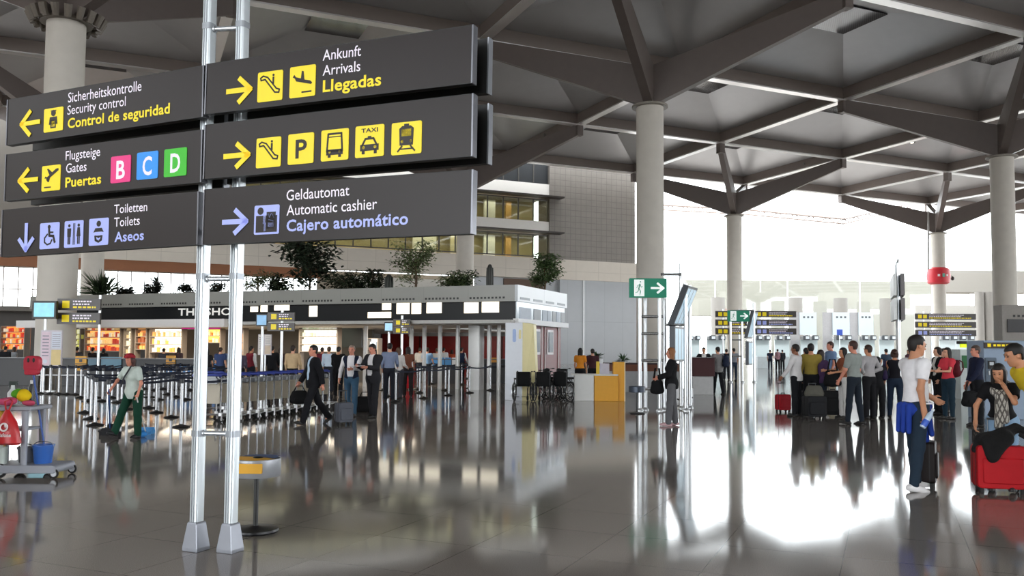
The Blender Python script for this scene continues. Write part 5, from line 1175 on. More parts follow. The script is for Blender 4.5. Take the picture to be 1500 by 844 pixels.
GL = 'crowd queueing in front of the shop'
crowd = [
 (429, 27, 507, 90, 'l', 'short', '#2a1c14', 'shirt', '#c6ab86', '#1b1b1e', 'man in tan shirt seen from behind left of the dark suit'),
 (352, 30, 512, 100, 'r', 'short', '#c9c4c0', 'shirt', '#4c4453', '#23232a', 'white haired man in dusky purple shirt at the sign posts'),
 (368, 31, 508, 60, 'm', 'short', '#1a1411', 'vest', '#7a2732', '#23252c', 'person in red waistcoat over white shirt near the sign posts'),
 (323, 32, 510, 80, 'l', 'short', '#3a281c', 'tee', '#3b4a72', '#1d2230', 'person in blue T-shirt between the tall sign posts'),
 (304, 33, 512, 100, 'm', 'bob', '#15110e', 'tee', '#26262a', '#1d1d20', 'dark haired person in black T-shirt between the tall sign posts'),
 (399, 33, 508, 95, 'm', 'short', '#100d0b', 'jacket', '#15151a', '#16161a', 'person in black jacket under the grey yellow boards'),
 (411, 35, 510, 90, 'l', 'long', '#2a170f', 'blouse', '#3a2a2c', '#202024', 'long haired person in brown blouse left of the tan shirt'),
 (472, 34, 510, 85, 'r', 'short', '#3a2a20', 'polo', '#6a2432', '#232329', 'person in burgundy polo shirt right of the dark suit'),
 (482, 31, 509, 100, 'l', 'short', '#4a3626', 'shirt', '#c3d2e2', '#25282f', 'person in pale blue white shirt right of the dark suit'),
 (496, 28.5, 509, 80, 'm', 'short', '#0f0c0b', 'jacket', '#0f0f12', '#121215', 'broad person in black jacket left of the waistcoat man'),
 (571, 26.5, 504, 95, 'l', 'short', '#14100e', 'shirt', '#7b86a0', '#1e2028', 'man in blue grey shirt seen from behind right of the charcoal suit'),
 (584, 28, 510, 70, 'l', 'bob', '#5a4030', 'blouse', '#d3cfca', '#3c3a40', 'woman in whitish blouse beside the blue grey shirt'),
 (598, 29, 509, 95, 'm', 'long', '#20130e', 'tee', '#7a4a38', '#2a2424', 'long haired woman in brown top beside the small red suitcase'),
 (615, 41, 510, 90, 'l', 'short', '#35281f', 'shirt', '#d9d7d2', '#2b2d33', 'person in white shirt first in the far queue'),
 (626, 38, 510, 80, 'l', 'short', '#2a211a', 'polo', '#7fa6cf', '#2f323a', 'person in sky blue polo shirt in the far queue'),
 (640, 44, 511, 100, 'r', 'short', '#6a5a4c', 'tee', '#e3dfda', '#3a3d44', 'person in cream T-shirt in the far queue'),
 (650, 45, 510, 85, 'l', 'short', '#201813', 'shirt', '#e6e6e6', '#2a2c32', 'person in bright white shirt in the far queue'),
 (662, 46, 513, 90, 'm', 'long', '#3a2016', 'tee', '#c65a3c', '#33343a', 'woman in orange red T-shirt in the far queue'),
 (676, 42, 510, 70, 'l', 'short', '#17120f', 'vest', '#23304a', '#24262c', 'person in navy waistcoat over white sleeves in the far queue'),
 (697, 42, 512, 95, 'l', 'bob', '#2a1f18', 'blouse', '#b7a893', '#4a453f', 'person in beige blouse at the right end of the far queue'),
 (8, 38, 508, 90, 'm', 'short', '#14100e', 'jacket', '#1c1d22', '#1b1b1f', 'dark clad person at the left edge behind the counters'),
 (21, 39, 509, 60, 'l', 'bob', '#3a261a', 'tee', '#8a8f94', '#22242a', 'person in grey T-shirt at the left edge behind the counters'),
 (113, 38, 509, 100, 'm', 'short', '#0f0c0a', 'shirt', '#4a4e56', '#202228', 'person in slate shirt behind the first yellow counter panel'),
 (136, 39, 510, 80, 'l', 'short', '#2a1d15', 'tee', '#2c2326', '#1d1d21', 'person in dark brown T-shirt under the wide orange shelf'),
 (152, 40, 511, 90, 'm', 'bob', '#15100d', 'jacket', '#1a1a1e', '#1a1a1e', 'dark haired person in black jacket under the wide orange shelf'),
 (240, 38, 511, 95, 'l', 'short', '#1c1511', 'tee', '#3a3b42', '#202227', 'person in charcoal T-shirt under the cream white display'),
 (262, 39, 510, 85, 'm', 'long', '#23150f', 'blouse', '#4a3a3e', '#22222a', 'long haired person in dusky blouse left of the sign posts'),
 (336, 36, 510, 100, 'r', 'short', '#1e1712', 'tee', '#5a6a86', '#262a34', 'person in denim blue T-shirt at the right sign post'),
]
for px, Y_, tp_, fc, sk, hr, hc_, kd, tc, bc, lb in crowd:
    person(lb, px, Y=Y_, top=tp_, face=fc, skin=sk, hair=hr, hairc=hc_, top_kind=kd, topc=tc, under='#dcdada', bot='trousers', botc=bc, fem=hr in ('long', 'bob'), group=GL, aL=(random.uniform(0, 25), 8, random.uniform(10, 60), 0), aR=(random.uniform(0, 25), 8, random.uniform(10, 60), 0), legs=(5, 2, -4, 3))
suitcase('bright red suitcase beside the long haired woman in brown', G(597, 571), .5, .3, .6, '#b3121f', 0, .25)
# ================================================================== QUEUE POSTS
POLE = mat('#adafb2', .25, .8, .05)
def make_post():
    t = thing('queue_post', 'queue post', 'queue post')
    MB().lathe([(.17, 0), (.175, .015), (.15, .03), (.05, .05), (.035, .07)], 20).build('base', BLACK, t)
    MB().tube((0, 0, .05), (0, 0, .93), .034, n=12).build('pole', POLE, t)
    MB().lathe([(.036, .9), (.045, .905), (.045, .99), (.03, 1.0), (.005, 1.002)], 12).build('belt_head', mat('#2b2c30', .4), t)
    return t
post0 = make_post(); used_post = [False]
def post_row(pts, label, group, col='#2f3340'):
    ps = [G(*p) for p in pts]
    for i, p in enumerate(ps):
        o = post0 if not used_post[0] else copy_tree(post0)
        if not used_post[0]: used_post[0] = True
        o.location = p; tag(o, label, 'queue post', group)
        if i + 1 < len(ps):
            d = ps[i + 1] - p; L = d.length
            if L > 6: continue
            m = MB(); d3 = d.normalized(); s_ = Vector((-d3.y, d3.x, 0)) * .004; n = 6; vs = []
            for k in range(n + 1):
                f = k / n; q = d * f + Vector((0, 0, .95 - .05 * 4 * f * (1 - f))); vs += [q - s_ - Vector((0, 0, .026)), q + s_ - Vector((0, 0, .026)), q + s_ + Vector((0, 0, .026)), q - s_ + Vector((0, 0, .026))]
            m.add(vs, [(4 * k + j, 4 * k + (j + 1) % 4, 4 * k + 4 + (j + 1) % 4, 4 * k + 4 + j) for k in range(n) for j in range(4)]); bl = m.build('belt', cloth(col), None)
            bl.parent = o
QA, QB = 'queue posts in front of the red shop wall', 'queue posts behind the cleaner'
RLAB = 'slim silver queue post with dark belt before the dark red shop wall'
LLAB = 'slim silver queue post on black disc near the cleaner and the dark counters'
post_row([(579.5, 589), (621, 584), (657, 579.5), (687.6, 575.7), (718, 572)], RLAB, QA)
post_row([(568, 581), (614.6, 575.7), (652.5, 572), (688, 569), (742.6, 562.5)], RLAB, QA)
post_row([(611, 570.6), (643, 567.6), (676, 564), (705.6, 561), (728, 558.7)], RLAB, QA)
post_row([(560, 572), (604, 566), (632, 563), (667.7, 560.6), (692, 558.7), (715, 557.7), (736, 556)], RLAB, QA)
post_row([(640, 557), (662, 556), (684, 555), (699, 554), (720, 553), (741, 552.5)], RLAB, QA)
post_row([(139, 623.5), (133, 614), (124, 605)], LLAB, QB)
post_row([(265, 626), (251, 612), (229, 605), (218, 598)], LLAB, QB)
post_row([(157, 631), (186, 600), (172, 590)], LLAB, QB)
post_row([(x, 577 + i * .4) for i, x in enumerate((60, 73, 86, 98, 110))], LLAB, QB)
post_row([(x, 583 + (i % 2) * 5) for i, x in enumerate((118, 128, 141, 150, 164, 178))], LLAB, QB)
post_row([(x, 578 + (i % 3) * 4) for i, x in enumerate((205, 219, 232, 246, 258, 272))], LLAB, QB)
post_row([(x, 570 + (i % 2) * 2) for i, x in enumerate((212, 226, 239, 253, 266, 279))], LLAB, QB)

# ================================================================== BAGGAGE TROLLEYS
BLUE = mat('#2a3a8c', .4); BOARD = mat('#c9c0ae', .5, 0, .06)
def make_trolley():
    t = thing('baggage_trolley', 'baggage trolley', 'trolley')      # local +y is the way it pushes
    m = MB()
    for x in (-.27, .27): m.sweep([(x, 0, .12), (x * .95, .3, .13), (x * .6, .85, .14)], .018, 8)
    for y in (.15, .4, .65): m.tube((-.24, y, .15), (.24, y, .15), .012, n=6)
    m.tube((-.17, .85, .14), (.17, .85, .14), .018, n=8); m.build('frame', STEEL, t)
    for x in (-.3, .3): MB().sweep([(x, 0, .1), (x, 0, .95), (x * .97, -.06, 1.02)], .019, 8).build('upright', POLE, t)
    MB().sweep([(-.33, -.06, 1.02), (-.3, -.1, 1.04), (.3, -.1, 1.04), (.33, -.06, 1.02)], .03, 10).build('handle_bar', BLUE, t)
    m = MB(); m.rbox((0, .02, .62), (.54, .03, .42), .03, 0, None, 'y'); m.build('advert_board', BOARD, t)
    m = MB(); m.rbox((0, -.02, .9), (.5, .1, .1), .03, 0, None, 'y'); m.build('basket', mat('#8f9296', .4, .4), t)
    for x in (-.3, .3):
        w = MB(); w.tube((x - .022, 0, .075), (x + .022, 0, .075), .075, n=18); w.build('rear_wheel', RUB, t)
        w = MB(); w.box((x, 0, .15), (.06, .05, .12)); w.tube((x - .026, 0, .075), (x + .026, 0, .075), .04, n=12); w.build('wheel_fork', mat('#e6e7e9', .35, .3), t)
    w = MB(); w.tube((-.022, .8, .06), (.022, .8, .06), .06, n=16); w.build('front_wheel', RUB, t)
    return t
tr0 = make_trolley(); a, b = G(334, 617), G(466, 599.5); dv = b - a; ang = math.atan2(dv.y, dv.x) - math.pi / 2; n = 13
for k in range(n):
    o = tr0 if k == 0 else copy_tree(tr0)
    o.location = a + dv * k / (n - 1); o.rotation_euler.z = ang + R(4)
    tag(o, 'silver baggage trolley with blue handle, nearest one of the nested row' if k == 0 else 'silver baggage trolley with blue handle in the middle of the nested row' if k < n - 1 else 'silver baggage trolley with blue handle at the far end of the nested row', 'trolley', 'nested baggage trolleys')
for k, (px, fy) in enumerate(((304, 619), (310, 608))):
    o = copy_tree(tr0); o.location = G(px, fy); o.rotation_euler.z = ang + R(6)
    tag(o, 'silver baggage trolley between the tall sign posts' if k == 0 else 'silver baggage trolley tucked behind the one between the sign posts', 'trolley', 'nested baggage trolleys')

# ================================================================== WHEELCHAIRS, COUNTERS, PYLON
def make_chair():
    t = thing('wheelchair', 'wheelchair', 'wheelchair')             # faces local +x
    bk = mat('#0d0d0f', .7, spec=.2); fr = mat('#1f1f22', .4, .4)
    m = MB(); m.rbox((0, 0, .5), (.42, .42, .05), .04); m.build('seat', bk, t)
    m = MB(); m.rbox((-.22, 0, .73), (.04, .42, .42), .03, 0, None, 'x'); m.build('backrest', bk, t)
    m = MB()
    for y in (-.23, .23):
        m.sweep([(-.36, y, .95), (-.24, y, .93), (-.22, y, .45), (-.22, y, .2)], .014, 7); m.sweep([(-.22, y, .47), (.2, y, .47), (.26, y, .4), (.36, y, .12)], .014, 7); m.sweep([(-.22, y, .7), (.15, y, .7), (.18, y, .5)], .013, 7); m.tube((-.22, y, .22), (.24, y, .22), .012, n=6)
    m.build('frame', fr, t)
    for y in (-.23, .23):
        m = MB(); m.rbox((-.03, y, .72), (.3, .05, .03), .015); m.build('armrest', bk, t)
        M = Matrix.Translation((-.14, y * 1.22, .305)) @ Matrix.Rotation(math.pi / 2, 4, 'X')
        m = MB(); m.ring(.285, .018, 30, 8, 0, M); m.tube((0, 0, -.03), (0, 0, .03), .03, n=10, mi=1, M=M)
        for k in range(12): w = k * math.pi / 6; m.tube((.02 * math.cos(w), .02 * math.sin(w), 0), (.28 * math.cos(w), .28 * math.sin(w), 0), .003, n=4, mi=1, M=M)
        m.build('wheel', [RUB, STEEL], t)
        m = MB(); m.ring(.26, .008, 28, 6, 0, Matrix.Translation((-.14, y * 1.36, .305)) @ Matrix.Rotation(math.pi / 2, 4, 'X')); m.build('push_rim', STEEL, t)
        m = MB(); m.ring(.07, .022, 18, 8, 0, Matrix.Translation((.25, y * .95, .092)) @ Matrix.Rotation(math.pi / 2, 4, 'X')); m.tube((.25, y * .95, .1), (.25, y * .95, .4), .012, n=6); m.build('caster', RUB, t)
        m = MB(); m.box((.4, y * .5, .12), (.16, .15, .015)); m.build('footrest', bk, t, smooth=0)
        m = MB(); m.tube((-.44, y, .95), (-.34, y, .95), .02, n=8); m.build('push_handle', RUB, t)
    return t
wc0 = make_chair(); k = 0
for px, fy, fc, lb in ((765, 588, 100, 'black wheelchair at the left end of the row in front of the white pylon'), (782, 584, 40, 'black wheelchair just right of the white and yellow pylon'), (797, 588, 75, 'black wheelchair third in the row beside the pylon'), (811, 585, 20, 'black wheelchair in the middle of the row turned sideways'), (825, 588, 60, 'black wheelchair next to the one at the counter'), (838, 586, 10, 'black wheelchair touching the white and yellow counter'), (818, 578, 120, 'black wheelchair in the second row behind the others'), (792, 578, 150, 'black wheelchair behind the pylon in the second row')):
    o = wc0 if k == 0 else copy_tree(wc0); k += 1
    o.location = G(px, fy); o.rotation_euler.z = R(fc); tag(o, lb, 'wheelchair', 'black wheelchairs parked beside the pylon')
def boxthing(name, label, cat, loc, rz, parts, group=None):
    t = thing(name, label, cat, loc, R(rz), group)
    for nm, c, d, m_, bv in parts: MB().box(c, d).build(nm, m_, t, smooth=0, bevel=bv)
    return t
pw, py_ = mat('#e9edf5', .35, 0, .03), mat('#efe3ad', .4, 0, .04)
p = G(757, 586); pl = thing('pylon', 'tall white and pale yellow information pylon beside the wheelchairs', 'pylon', p, R(-26))
zt = AT(757, 473, p.y).z
MB().box((0, 0, zt / 2), (.62, .5, zt)).build('white_side', pw, pl, smooth=0, bevel=.01)
m = MB(); m.add([(.312, -.25, 0), (.7, .05, 0), (.56, .05, zt - .05), (.312, -.25, zt), (.312, .25, 0), (.66, .3, 0), (.54, .3, zt - .05), (.312, .25, zt)], [(0, 1, 2, 3), (7, 6, 5, 4), (0, 4, 5, 1), (1, 5, 6, 2), (2, 6, 7, 3), (3, 7, 4, 0)]); m.build('yellow_side', py_, pl, smooth=0)
m = MB(); m.rbox((.02, -.255, zt - .42), (.12, .012, .42), .05, 0, None, 'y'); m.rbox((.22, -.255, zt - .38), (.08, .012, .3), .035, 1, None, 'y'); m.build('emblem', [mat('#a9c0ea', .4), mat('#e8dca0', .4)], pl, smooth=0)
wht, org = mat('#d9d9d6', .5, 0, .04), mat('#dd9f22', .45, 0, .06)
boxthing('service_counter', 'white and amber yellow service counter right of the wheelchairs', 'counter', G(872, 588), -3, [
    ('white_front', (-.36, .3, .41), (.62, .6, .82), wht, .01), ('yellow_front', (.35, .3, .41), (.76, .6, .82), org, .01), ('worktop', (-.02, .3, .84), (1.5, .66, .05), wht, .008), ('yellow_panel', (.76, .35, .63), (.36, .5, 1.26), org, .01), ('panel_edge', (.95, .35, .63), (.03, .5, 1.26), mat('#e4d9b8', .5), 0)])
t = thing('folder_stand', 'pale folder display standing on the white and amber counter', 'display', G(872, 588) + Vector((.33, .3, .865)), 0)
MB().box((0, 0, .17), (.3, .05, .34)).build('panel', mat('#c9c6d2', .5), t, smooth=0); MB().box((-.22, 0, .2), (.1, .06, .4)).build('yellow_leaflet', mat('#e0bd3a', .5), t, smooth=0)
boxthing('long_counter', 'long counter with dark maroon top and grey front behind the exit sign stand', 'counter', FEET(943, 33), 0, [('front', (0, .4, .42), (2.9, .8, .84), mat('#a9abad', .5), .01), ('band', (0, -.02, .95), (2.9, .06, .26), mat('#6a3a22', .5, 0, .3, 3), 0), ('worktop', (0, .4, 1.11), (3.0, .95, .06), mat('#2b1216', .4), .01)])
boxthing('service_desk', 'high maroon desk with grey foot near the slanted screens', 'desk', FEET(1030, 31.5), 0, [('foot', (0, .35, .35), (.78, .6, .7), mat('#b4b4b4', .5), .01), ('body', (0, .3, 1.02), (.84, .7, .66), mat('#3d1519', .4, 0, .1), .01), ('worktop', (0, .3, 1.37), (.9, .76, .04), mat('#2a0e11', .4), 0)])
for px, lb in ((996, 'white plinth with trailing black cables left of its twin'), (1010, 'white plinth with trailing black cables right of its twin')):
    t = boxthing('plinth', lb + ' by the silver stand', 'plinth', G(px, 590), 0, [('box', (0, .15, .22), (.26, .3, .44), mat('#eceef0', .4, 0, .03), .008)])
    m = MB(); m.sweep([(-.1, -.02, .12), (-.02, -.03, .08), (.04, -.02, .14), (.1, -.03, .17)], .022, 6); m.build('cable', RUB, t)
boxthing('bin', 'dark tall bin at the grey panelled wall', 'bin', FEET(853, 46), 0, [('body', (0, 0, .55), (.5, .5, 1.1), mat('#2c2c30', .5), .02), ('lid', (0, 0, 1.14), (.54, .54, .08), BLACK, .01)])
# small potted palms by the wall, box on the wall
for px, Y_, hh, lb in ((874, 40, 1.95, 'small potted palm against the grey panelled wall'), (913, 42, 1.7, 'dark low plant left of the exit sign stand')):
    t = thing('potted_plant', lb, 'plant', FEET(px, Y_)); rnd = random.Random(px)
    MB().lathe([(.2, 0), (.26, .02), (.3, hh * .62), (.27, hh * .63)], 18).build('pot', mat('#c5c7c9', .5), t)
    m = MB()
    for k in range(46):
        a_ = rnd.uniform(0, 6.28); e = rnd.uniform(-.1, 1.3); leaf_at(m, Vector((0, 0, hh * .64)), Vector((math.cos(a_) * math.cos(e), math.sin(a_) * math.cos(e), math.sin(e))), rnd.uniform(.3, .62), .08, k % 2)
    m.build('foliage', [mat('#2f4a2c', .5), mat('#3f5e38', .5)], t, smooth=0)
# ---- dark counters with yellow and blue fronts, left
def counter(px0, px1, Y_, label, fronts, gy=1.12):
    a, b = FEET(px0, Y_), FEET(px1, Y_); w = b.x - a.x; t = thing('airline_counter', label, 'counter', ((a.x + b.x) / 2, Y_, 0), 0)
    MB().box((0, .35, gy / 2), (w, .7, gy)).build('body', mat('#1d1c1f', .45), t, smooth=0, bevel=.01)
    MB().box((0, .32, gy + .02), (w + .04, .8, .04)).build('worktop', mat('#55575c', .35), t, smooth=0)
    for nm, x0, x1, y0, y1, c in fronts:
        p0, p1 = AT(x0, y1, Y_ - .05), AT(x1, y0, Y_ - .05)
        o = MB().box(((p0.x + p1.x) / 2 - t.location.x, -.03, (p0.z + p1.z) / 2), (p1.x - p0.x, .08, p1.z - p0.z)).build(nm, mat(c, .45, 0, .1, 4), t, smooth=0)
        if nm == 'yellow_panel': MB().box(((p0.x + p1.x) / 2 - t.location.x, -.075, p1.z - .18), (.12, .012, .12)).build('mark', BLACK, o, smooth=0); MB().box(((p0.x + p1.x) / 2 - t.location.x, -.075, (p0.z + p1.z) / 2 - .02), (p1.x - p0.x, .012, .04)).build('line', BLACK, o, smooth=0)
    return t
counter(-12, 58, 35, 'dark counter at the far left edge behind the red broom head', [])
counter(92, 190, 35, 'dark counter with yellow panel and steel blue fronts behind the cleaner', [('yellow_panel', 110, 127, 522, 543, '#e0a226'), ('blue_panel', 129, 146, 524, 539, '#56788c'), ('blue_panel', 148, 178, 523, 540, '#5f8aa0')])
counter(200, 288, 35, 'dark counter with yellow panel and bright blue front left of the sign posts', [('yellow_panel', 243, 257, 521, 541, '#d99a24'), ('blue_panel', 244, 285, 534, 546, '#3f7fc0')])
counter(296, 345, 35, 'dark counter with bright blue front between the sign posts', [('blue_panel', 312, 328, 533, 546, '#3b86d0')])
counter(628, 672, 40, 'low counter with bright blue fronts in the far queue', [('blue_panel', 631, 641, 524, 536, '#3f86c4'), ('blue_panel', 642, 651, 524, 536, '#3f86c4'), ('blue_panel', 652, 661, 524, 536, '#3f86c4'), ('white_panel', 662, 672, 524, 536, '#d8dde4')])
counter(703, 745, 41, 'dark counter with amber top at the right end of the far queue', [('amber_panel', 716, 728, 524, 531, '#c98a2e')])
a, b = G(53, 566), G(186, 566.5); zr = AT(53, 549.5, a.y).z
t = thing('handrail', 'long grey rail running low behind the poster stand', 'rail', a, math.atan2((b - a).y, (b - a).x)); L = (b - a).length
MB().rbox((L / 2, 0, zr), (L, .06, .07), .02, 0, None, 'x').build('rail', mat('#9b9c9e', .4, .4), t)
for i in range(6): MB().tube((L * (i + .1) / 5.2, 0, 0), (L * (i + .1) / 5.2, 0, zr), .022, n=8).build('support', mat('#5a5a5e', .4, .4), t)

# ================================================================== CHECK-IN DESKS far right, cash machine
for i, (px, w, back) in enumerate(((1018, 20, 0), (1052, 26, 0), (1120, 22, 0), (1150, 22, 0), (1190, 25, 1), (1239, 25, 1), (1276, 22, 1), (1305, 22, 0), (1395, 24, 0), (1420, 24, 0))):
    Y_ = 78; b = FEET(px, Y_); q = lambda y: AT(px, y, Y_).z; W_m = w / F_PX * Y_
    t = thing('check_in_desk', ('far check-in desk with white back panel of three dark dots, ' if back else 'far check-in desk with pale front and dark screens, ') + ('first', 'second', 'third', 'fourth', 'fifth', 'sixth', 'seventh', 'eighth', 'ninth', 'tenth')[i] + ' from the left', 'check-in desk', b, 0, 'far row of check-in desks')
    zb = q(497)
    MB().box((0, .3, .55), (W_m, .9, 1.1)).build('counter', mat('#b9c4c8', .4), t, smooth=0, bevel=.02)
    MB().box((0, .9, zb / 2), (W_m, .1, zb)).build('glass_screen', mat('#d5e4e6', .15, 0, .05), t, smooth=0)
    m = MB(); m.box((0, .6, zb + .12), (W_m * 1.05, .4, .3)); m.build('header', mat('#a9adb0', .4), t, smooth=0)
    for k in (-1, 1):
        m = MB(); m.box((k * W_m * .26, .36, zb + .14), (W_m * .36, .1, .44), 0); m.box((k * W_m * .26 + .08, .3, zb + .14), (W_m * .2, .02, .26), 1); m.build('monitor', [mat('#4b5258', .4), mat('#cfd8dd', .3, emit=.2)], t, smooth=0)
    if back:
        z0, z1 = zb + .4, q(457); MB().box((0, 1.1, (z0 + z1) / 2), (W_m, .15, z1 - z0)).build('back_panel', mat('#dbe7ec', .4, 0, .03), t, smooth=0)
        m = MB()
        for k in (-1, 0, 1): m.box((k * W_m * .24, 1.01, z1 - .45), (.18, .03, .18))
        m.build('dots', mat('#59636a', .4), t, smooth=0)
        MB().box((-W_m * .75, 1.3, z1 / 2), (W_m * .55, .2, z1)).build('side_wall', mat('#b6b6b8', .5), t, smooth=0)
ld = bpy.data.lights.new('desk_fill', 'AREA'); ld.shape = 'RECTANGLE'; ld.size = 36; ld.size_y = 1; ld.energy = 800  # added fill light, no such lamp known; lifts the desk back panels
lo = bpy.data.objects.new('check_in_ceiling_light', ld); COL.objects.link(lo); lo.location = (AT(1190, 511, 74).x, 74.5, 6.2); lo.rotation_euler = (R(40), 0, 0)
p = AT(1230, 487, 76); t = thing('blue_sign', 'small square blue sign above the far check-in desks', 'sign', (p.x, 76, 0)); MB().box((0, 0, p.z), (.5, .06, .52)).build('panel', mat('#3553b4', .4, emit=.1), t, smooth=0); MB().tube((0, .06, 0), (0, .06, p.z + .2), .03, n=6).build('post', ALU, t)
km = mat('#8fa0b4', .4, .1, .05)
k0 = FEET(1441, 21); k1 = FEET(1530, 21); kw = k1.x - k0.x; kz = AT(1470, 499, 21).z
t = thing('cash_machine', 'grey blue cash machine booth with dark yellow lettered sign at right', 'cash machine', ((k0.x + k1.x) / 2, 21, 0), 0)
MB().box((0, .4, kz / 2), (kw, .8, kz)).build('booth', km, t, smooth=0, bevel=.02)
a, b = AT(1444, 510, 20.9), AT(1492, 502, 20.9)
o = MB().box(((a.x + b.x) / 2 - t.location.x, -.03, (a.z + b.z) / 2), (b.x - a.x, .06, b.z - a.z)).build('sign_board', mat('#3a302c', .4), t, smooth=0)
m = MB(); rnd = random.Random(3); cx = (a.x + b.x) / 2 - t.location.x; m.box((cx - .3, -.065, (a.z + b.z) / 2), (.08, .01, .08), 0); bars(m, cx - .2, cx + .34, (a.z + b.z) / 2, .05, -.065, 0, rnd); m.build('lettering', [YEL], o, smooth=0)
a, b = AT(1446, 560, 20.9), AT(1461, 524, 20.9); cx = (a.x + b.x) / 2 - t.location.x
m = MB(); m.rbox((cx, -.02, (a.z + b.z) / 2), (b.x - a.x, .08, b.z - a.z), .03, 0, None, 'y'); m.build('machine_front', mat('#5d6a78', .4, .2), t)
m = MB(); m.box((cx, -.07, b.z - .18), (.17, .02, .2), 0); m.box((cx, -.075, b.z - .15), (.1, .02, .08), 1); m.box((cx, -.07, b.z - .38), (.15, .03, .1), 1); m.build('screen', [BLACK, mat('#cdd2d6', .4)], t, smooth=0)
t = thing('shop_kiosk', 'small kiosk with yellow green lit header behind the man in navy', 'kiosk', FEET(1418, 30), 0); q = lambda x, y: AT(x, y, 30)
MB().box((0, .3, q(1418, 512).z / 2), (.56, .6, q(1418, 512).z)).build('cabinet', mat('#c9d2d2', .4), t, smooth=0); MB().box((.0, -.02, q(1418, 506.5).z), (.55, .1, .14)).build('lit_header', mat('#d3ea1e', .4, emit=.6), t, smooth=0)
MB().box((-.02, 0, q(1418, 502).z), (.62, .3, .1)).build('roof', BLACK, t, smooth=0); MB().box((-.1, -.02, q(1418, 530).z), (.26, .04, .44)).build('green_poster', mat('#1d6b3a', .4), t, smooth=0)
t = thing('wall_screen_unit', 'dark grey unit with black display at the right edge behind the column', 'display unit', FEET(1500, 46), 0); q = lambda x, y: AT(x, y, 46)
z1, z0 = q(1490, 447).z, 0; MB().box((0, .4, z1 / 2), (2.3, .8, z1)).build('unit', mat('#8d8781', .5), t, smooth=0)
a, b = q(1475, 487), q(1525, 468); MB().box((0.05, -.02, (a.z + b.z) / 2), (b.x - a.x, .06, b.z - a.z)).build('display', mat('#1d1d22', .25), t, smooth=0)
m = MB()
for k in range(6): m.box((-.5 + k * .25, -.01, q(1490, 463).z), (.12, .03, .12))
m.build('dots', BLACK, t, smooth=0)

# ================================================================== CLEANING CART
p = G(50, 697); s_ = F_PX / p.y
def cz(y): return AT(50, y, p.y).z
def cxm(x): return (x - 50) / s_
ct = thing('cleaning_cart', 'grey cleaning cart with shelf and castor wheels at the left edge', 'cleaning cart', p, 0)
GR = mat('#9a9da6', .45, .1, .05)
MB().rbox((cxm(45), 0, cz(684)), (cxm(95) - cxm(-5), .5, .1), .04, 0, None, 'y').build('platform', GR, ct, bevel=.01)
for y in (-.2, .2): MB().rbox((cxm(47), y, (cz(596) + cz(684)) / 2), (.07, .06, cz(596) - cz(684)), .02).build('upright', GR, ct)
for y in (-.2, .2): MB().rbox((cxm(-6), y, (cz(596) + cz(684)) / 2), (.07, .06, cz(596) - cz(684)), .02).build('upright', GR, ct)
MB().rbox((cxm(22), 0, cz(597)), (cxm(58) - cxm(-14), .5, .055), .02, 0, None, 'y').build('top_tray', GR, ct, bevel=.01)
MB().rbox((cxm(20), 0, cz(628)), (cxm(46) - cxm(-6), .42, .03), .01, 0, None, 'y').build('shelf', GR, ct)
for x, yy, r_ in ((15, -.22, .09), (57, .2, .06), (92, -.22, .06), (15, .22, .09), (92, .22, .06)):
    w = MB(); w.ring(r_ * .78, r_ * .22, 24, 8, 0, Matrix.Translation((cxm(x), yy, r_)) @ Matrix.Rotation(math.pi / 2, 4, 'X')); w.tube((cxm(x), yy - .015, r_), (cxm(x), yy + .015, r_), r_ * .6, n=18, mi=1); w.box((cxm(x), yy, r_ * 1.7), (.05, .05, max(.03, cz(690) - r_ * 1.5)), 1); w.build('castor', [RUB, mat('#b9bcc2', .4, .3)], ct)
P_ = lambda x, y, z: p + Vector((cxm(x), y, z))
zt_ = cz(597) + .03
def blob(name, label, cat, x, y, z, r_, col, lumps=5, mt=None):
    t = thing(name, label, cat, P_(x, y, z)); F = Field((-r_[0] * 1.5,) * 3, (r_[0] * 1.5, r_[0] * 1.5, r_[2] * 2.6), .009); rnd = random.Random(x)
    F.ell((0, 0, r_[2]), r_, None, .02)
    for k in range(lumps): F.ell((rnd.uniform(-.6, .6) * r_[0], rnd.uniform(-.6, .6) * r_[1], r_[2] * rnd.uniform(.6, 1.7)), (r_[0] * .5, r_[1] * .5, r_[2] * .45), None, .03)
    F.clip((0, 0, 0), (0, 0, -1)); field_obj(F, 'cloth', mt or cloth(col), t); return t
t = thing('spray_bottle', 'white plastic spray bottle on the cleaning cart tray', 'bottle', P_(9, .08, zt_))
MB().lathe([(.055, 0), (.06, .01), (.06, .15), (.025, .2), (.022, .25)], 16).build('bottle', mat('#e4ebec', .35), t); m = MB(); m.rbox((.01, 0, .275), (.1, .035, .05), .012, 0, None, 'y'); m.tube((-.03, 0, .27), (-.045, 0, .22), .01, n=6); m.build('trigger', mat('#3f4a48', .4), t)
t = thing('spray_bottle', 'dark capped slim bottle behind the yellow cloth on the cart', 'bottle', P_(31, .16, zt_)); MB().lathe([(.03, 0), (.032, .01), (.032, .22), (.014, .27)], 14).build('bottle', mat('#24262a', .35), t); MB().lathe([(.016, .265), (.016, .31), (.004, .312)], 12).build('cap', mat('#e6e6e6', .4), t)
blob('cloth', 'bright green cleaning cloth crumpled on the cart tray', 'cloth', 22, .0, zt_ + .08, (.08, .07, .06), '#5fae2c')
blob('cloth', 'bright yellow cleaning cloth piled on the cart tray', 'cloth', 34, -.05, zt_ + .04, (.075, .08, .08), '#ecc81c')
blob('cloth', 'pink cleaning cloth lying along the front of the cart tray', 'cloth', 15, -.13, zt_, (.12, .07, .05), '#d4577c')
blob('cloth', 'small red and pink cloth at the right end of the cart tray', 'cloth', 46, -.12, zt_, (.07, .06, .03), '#c8506a')
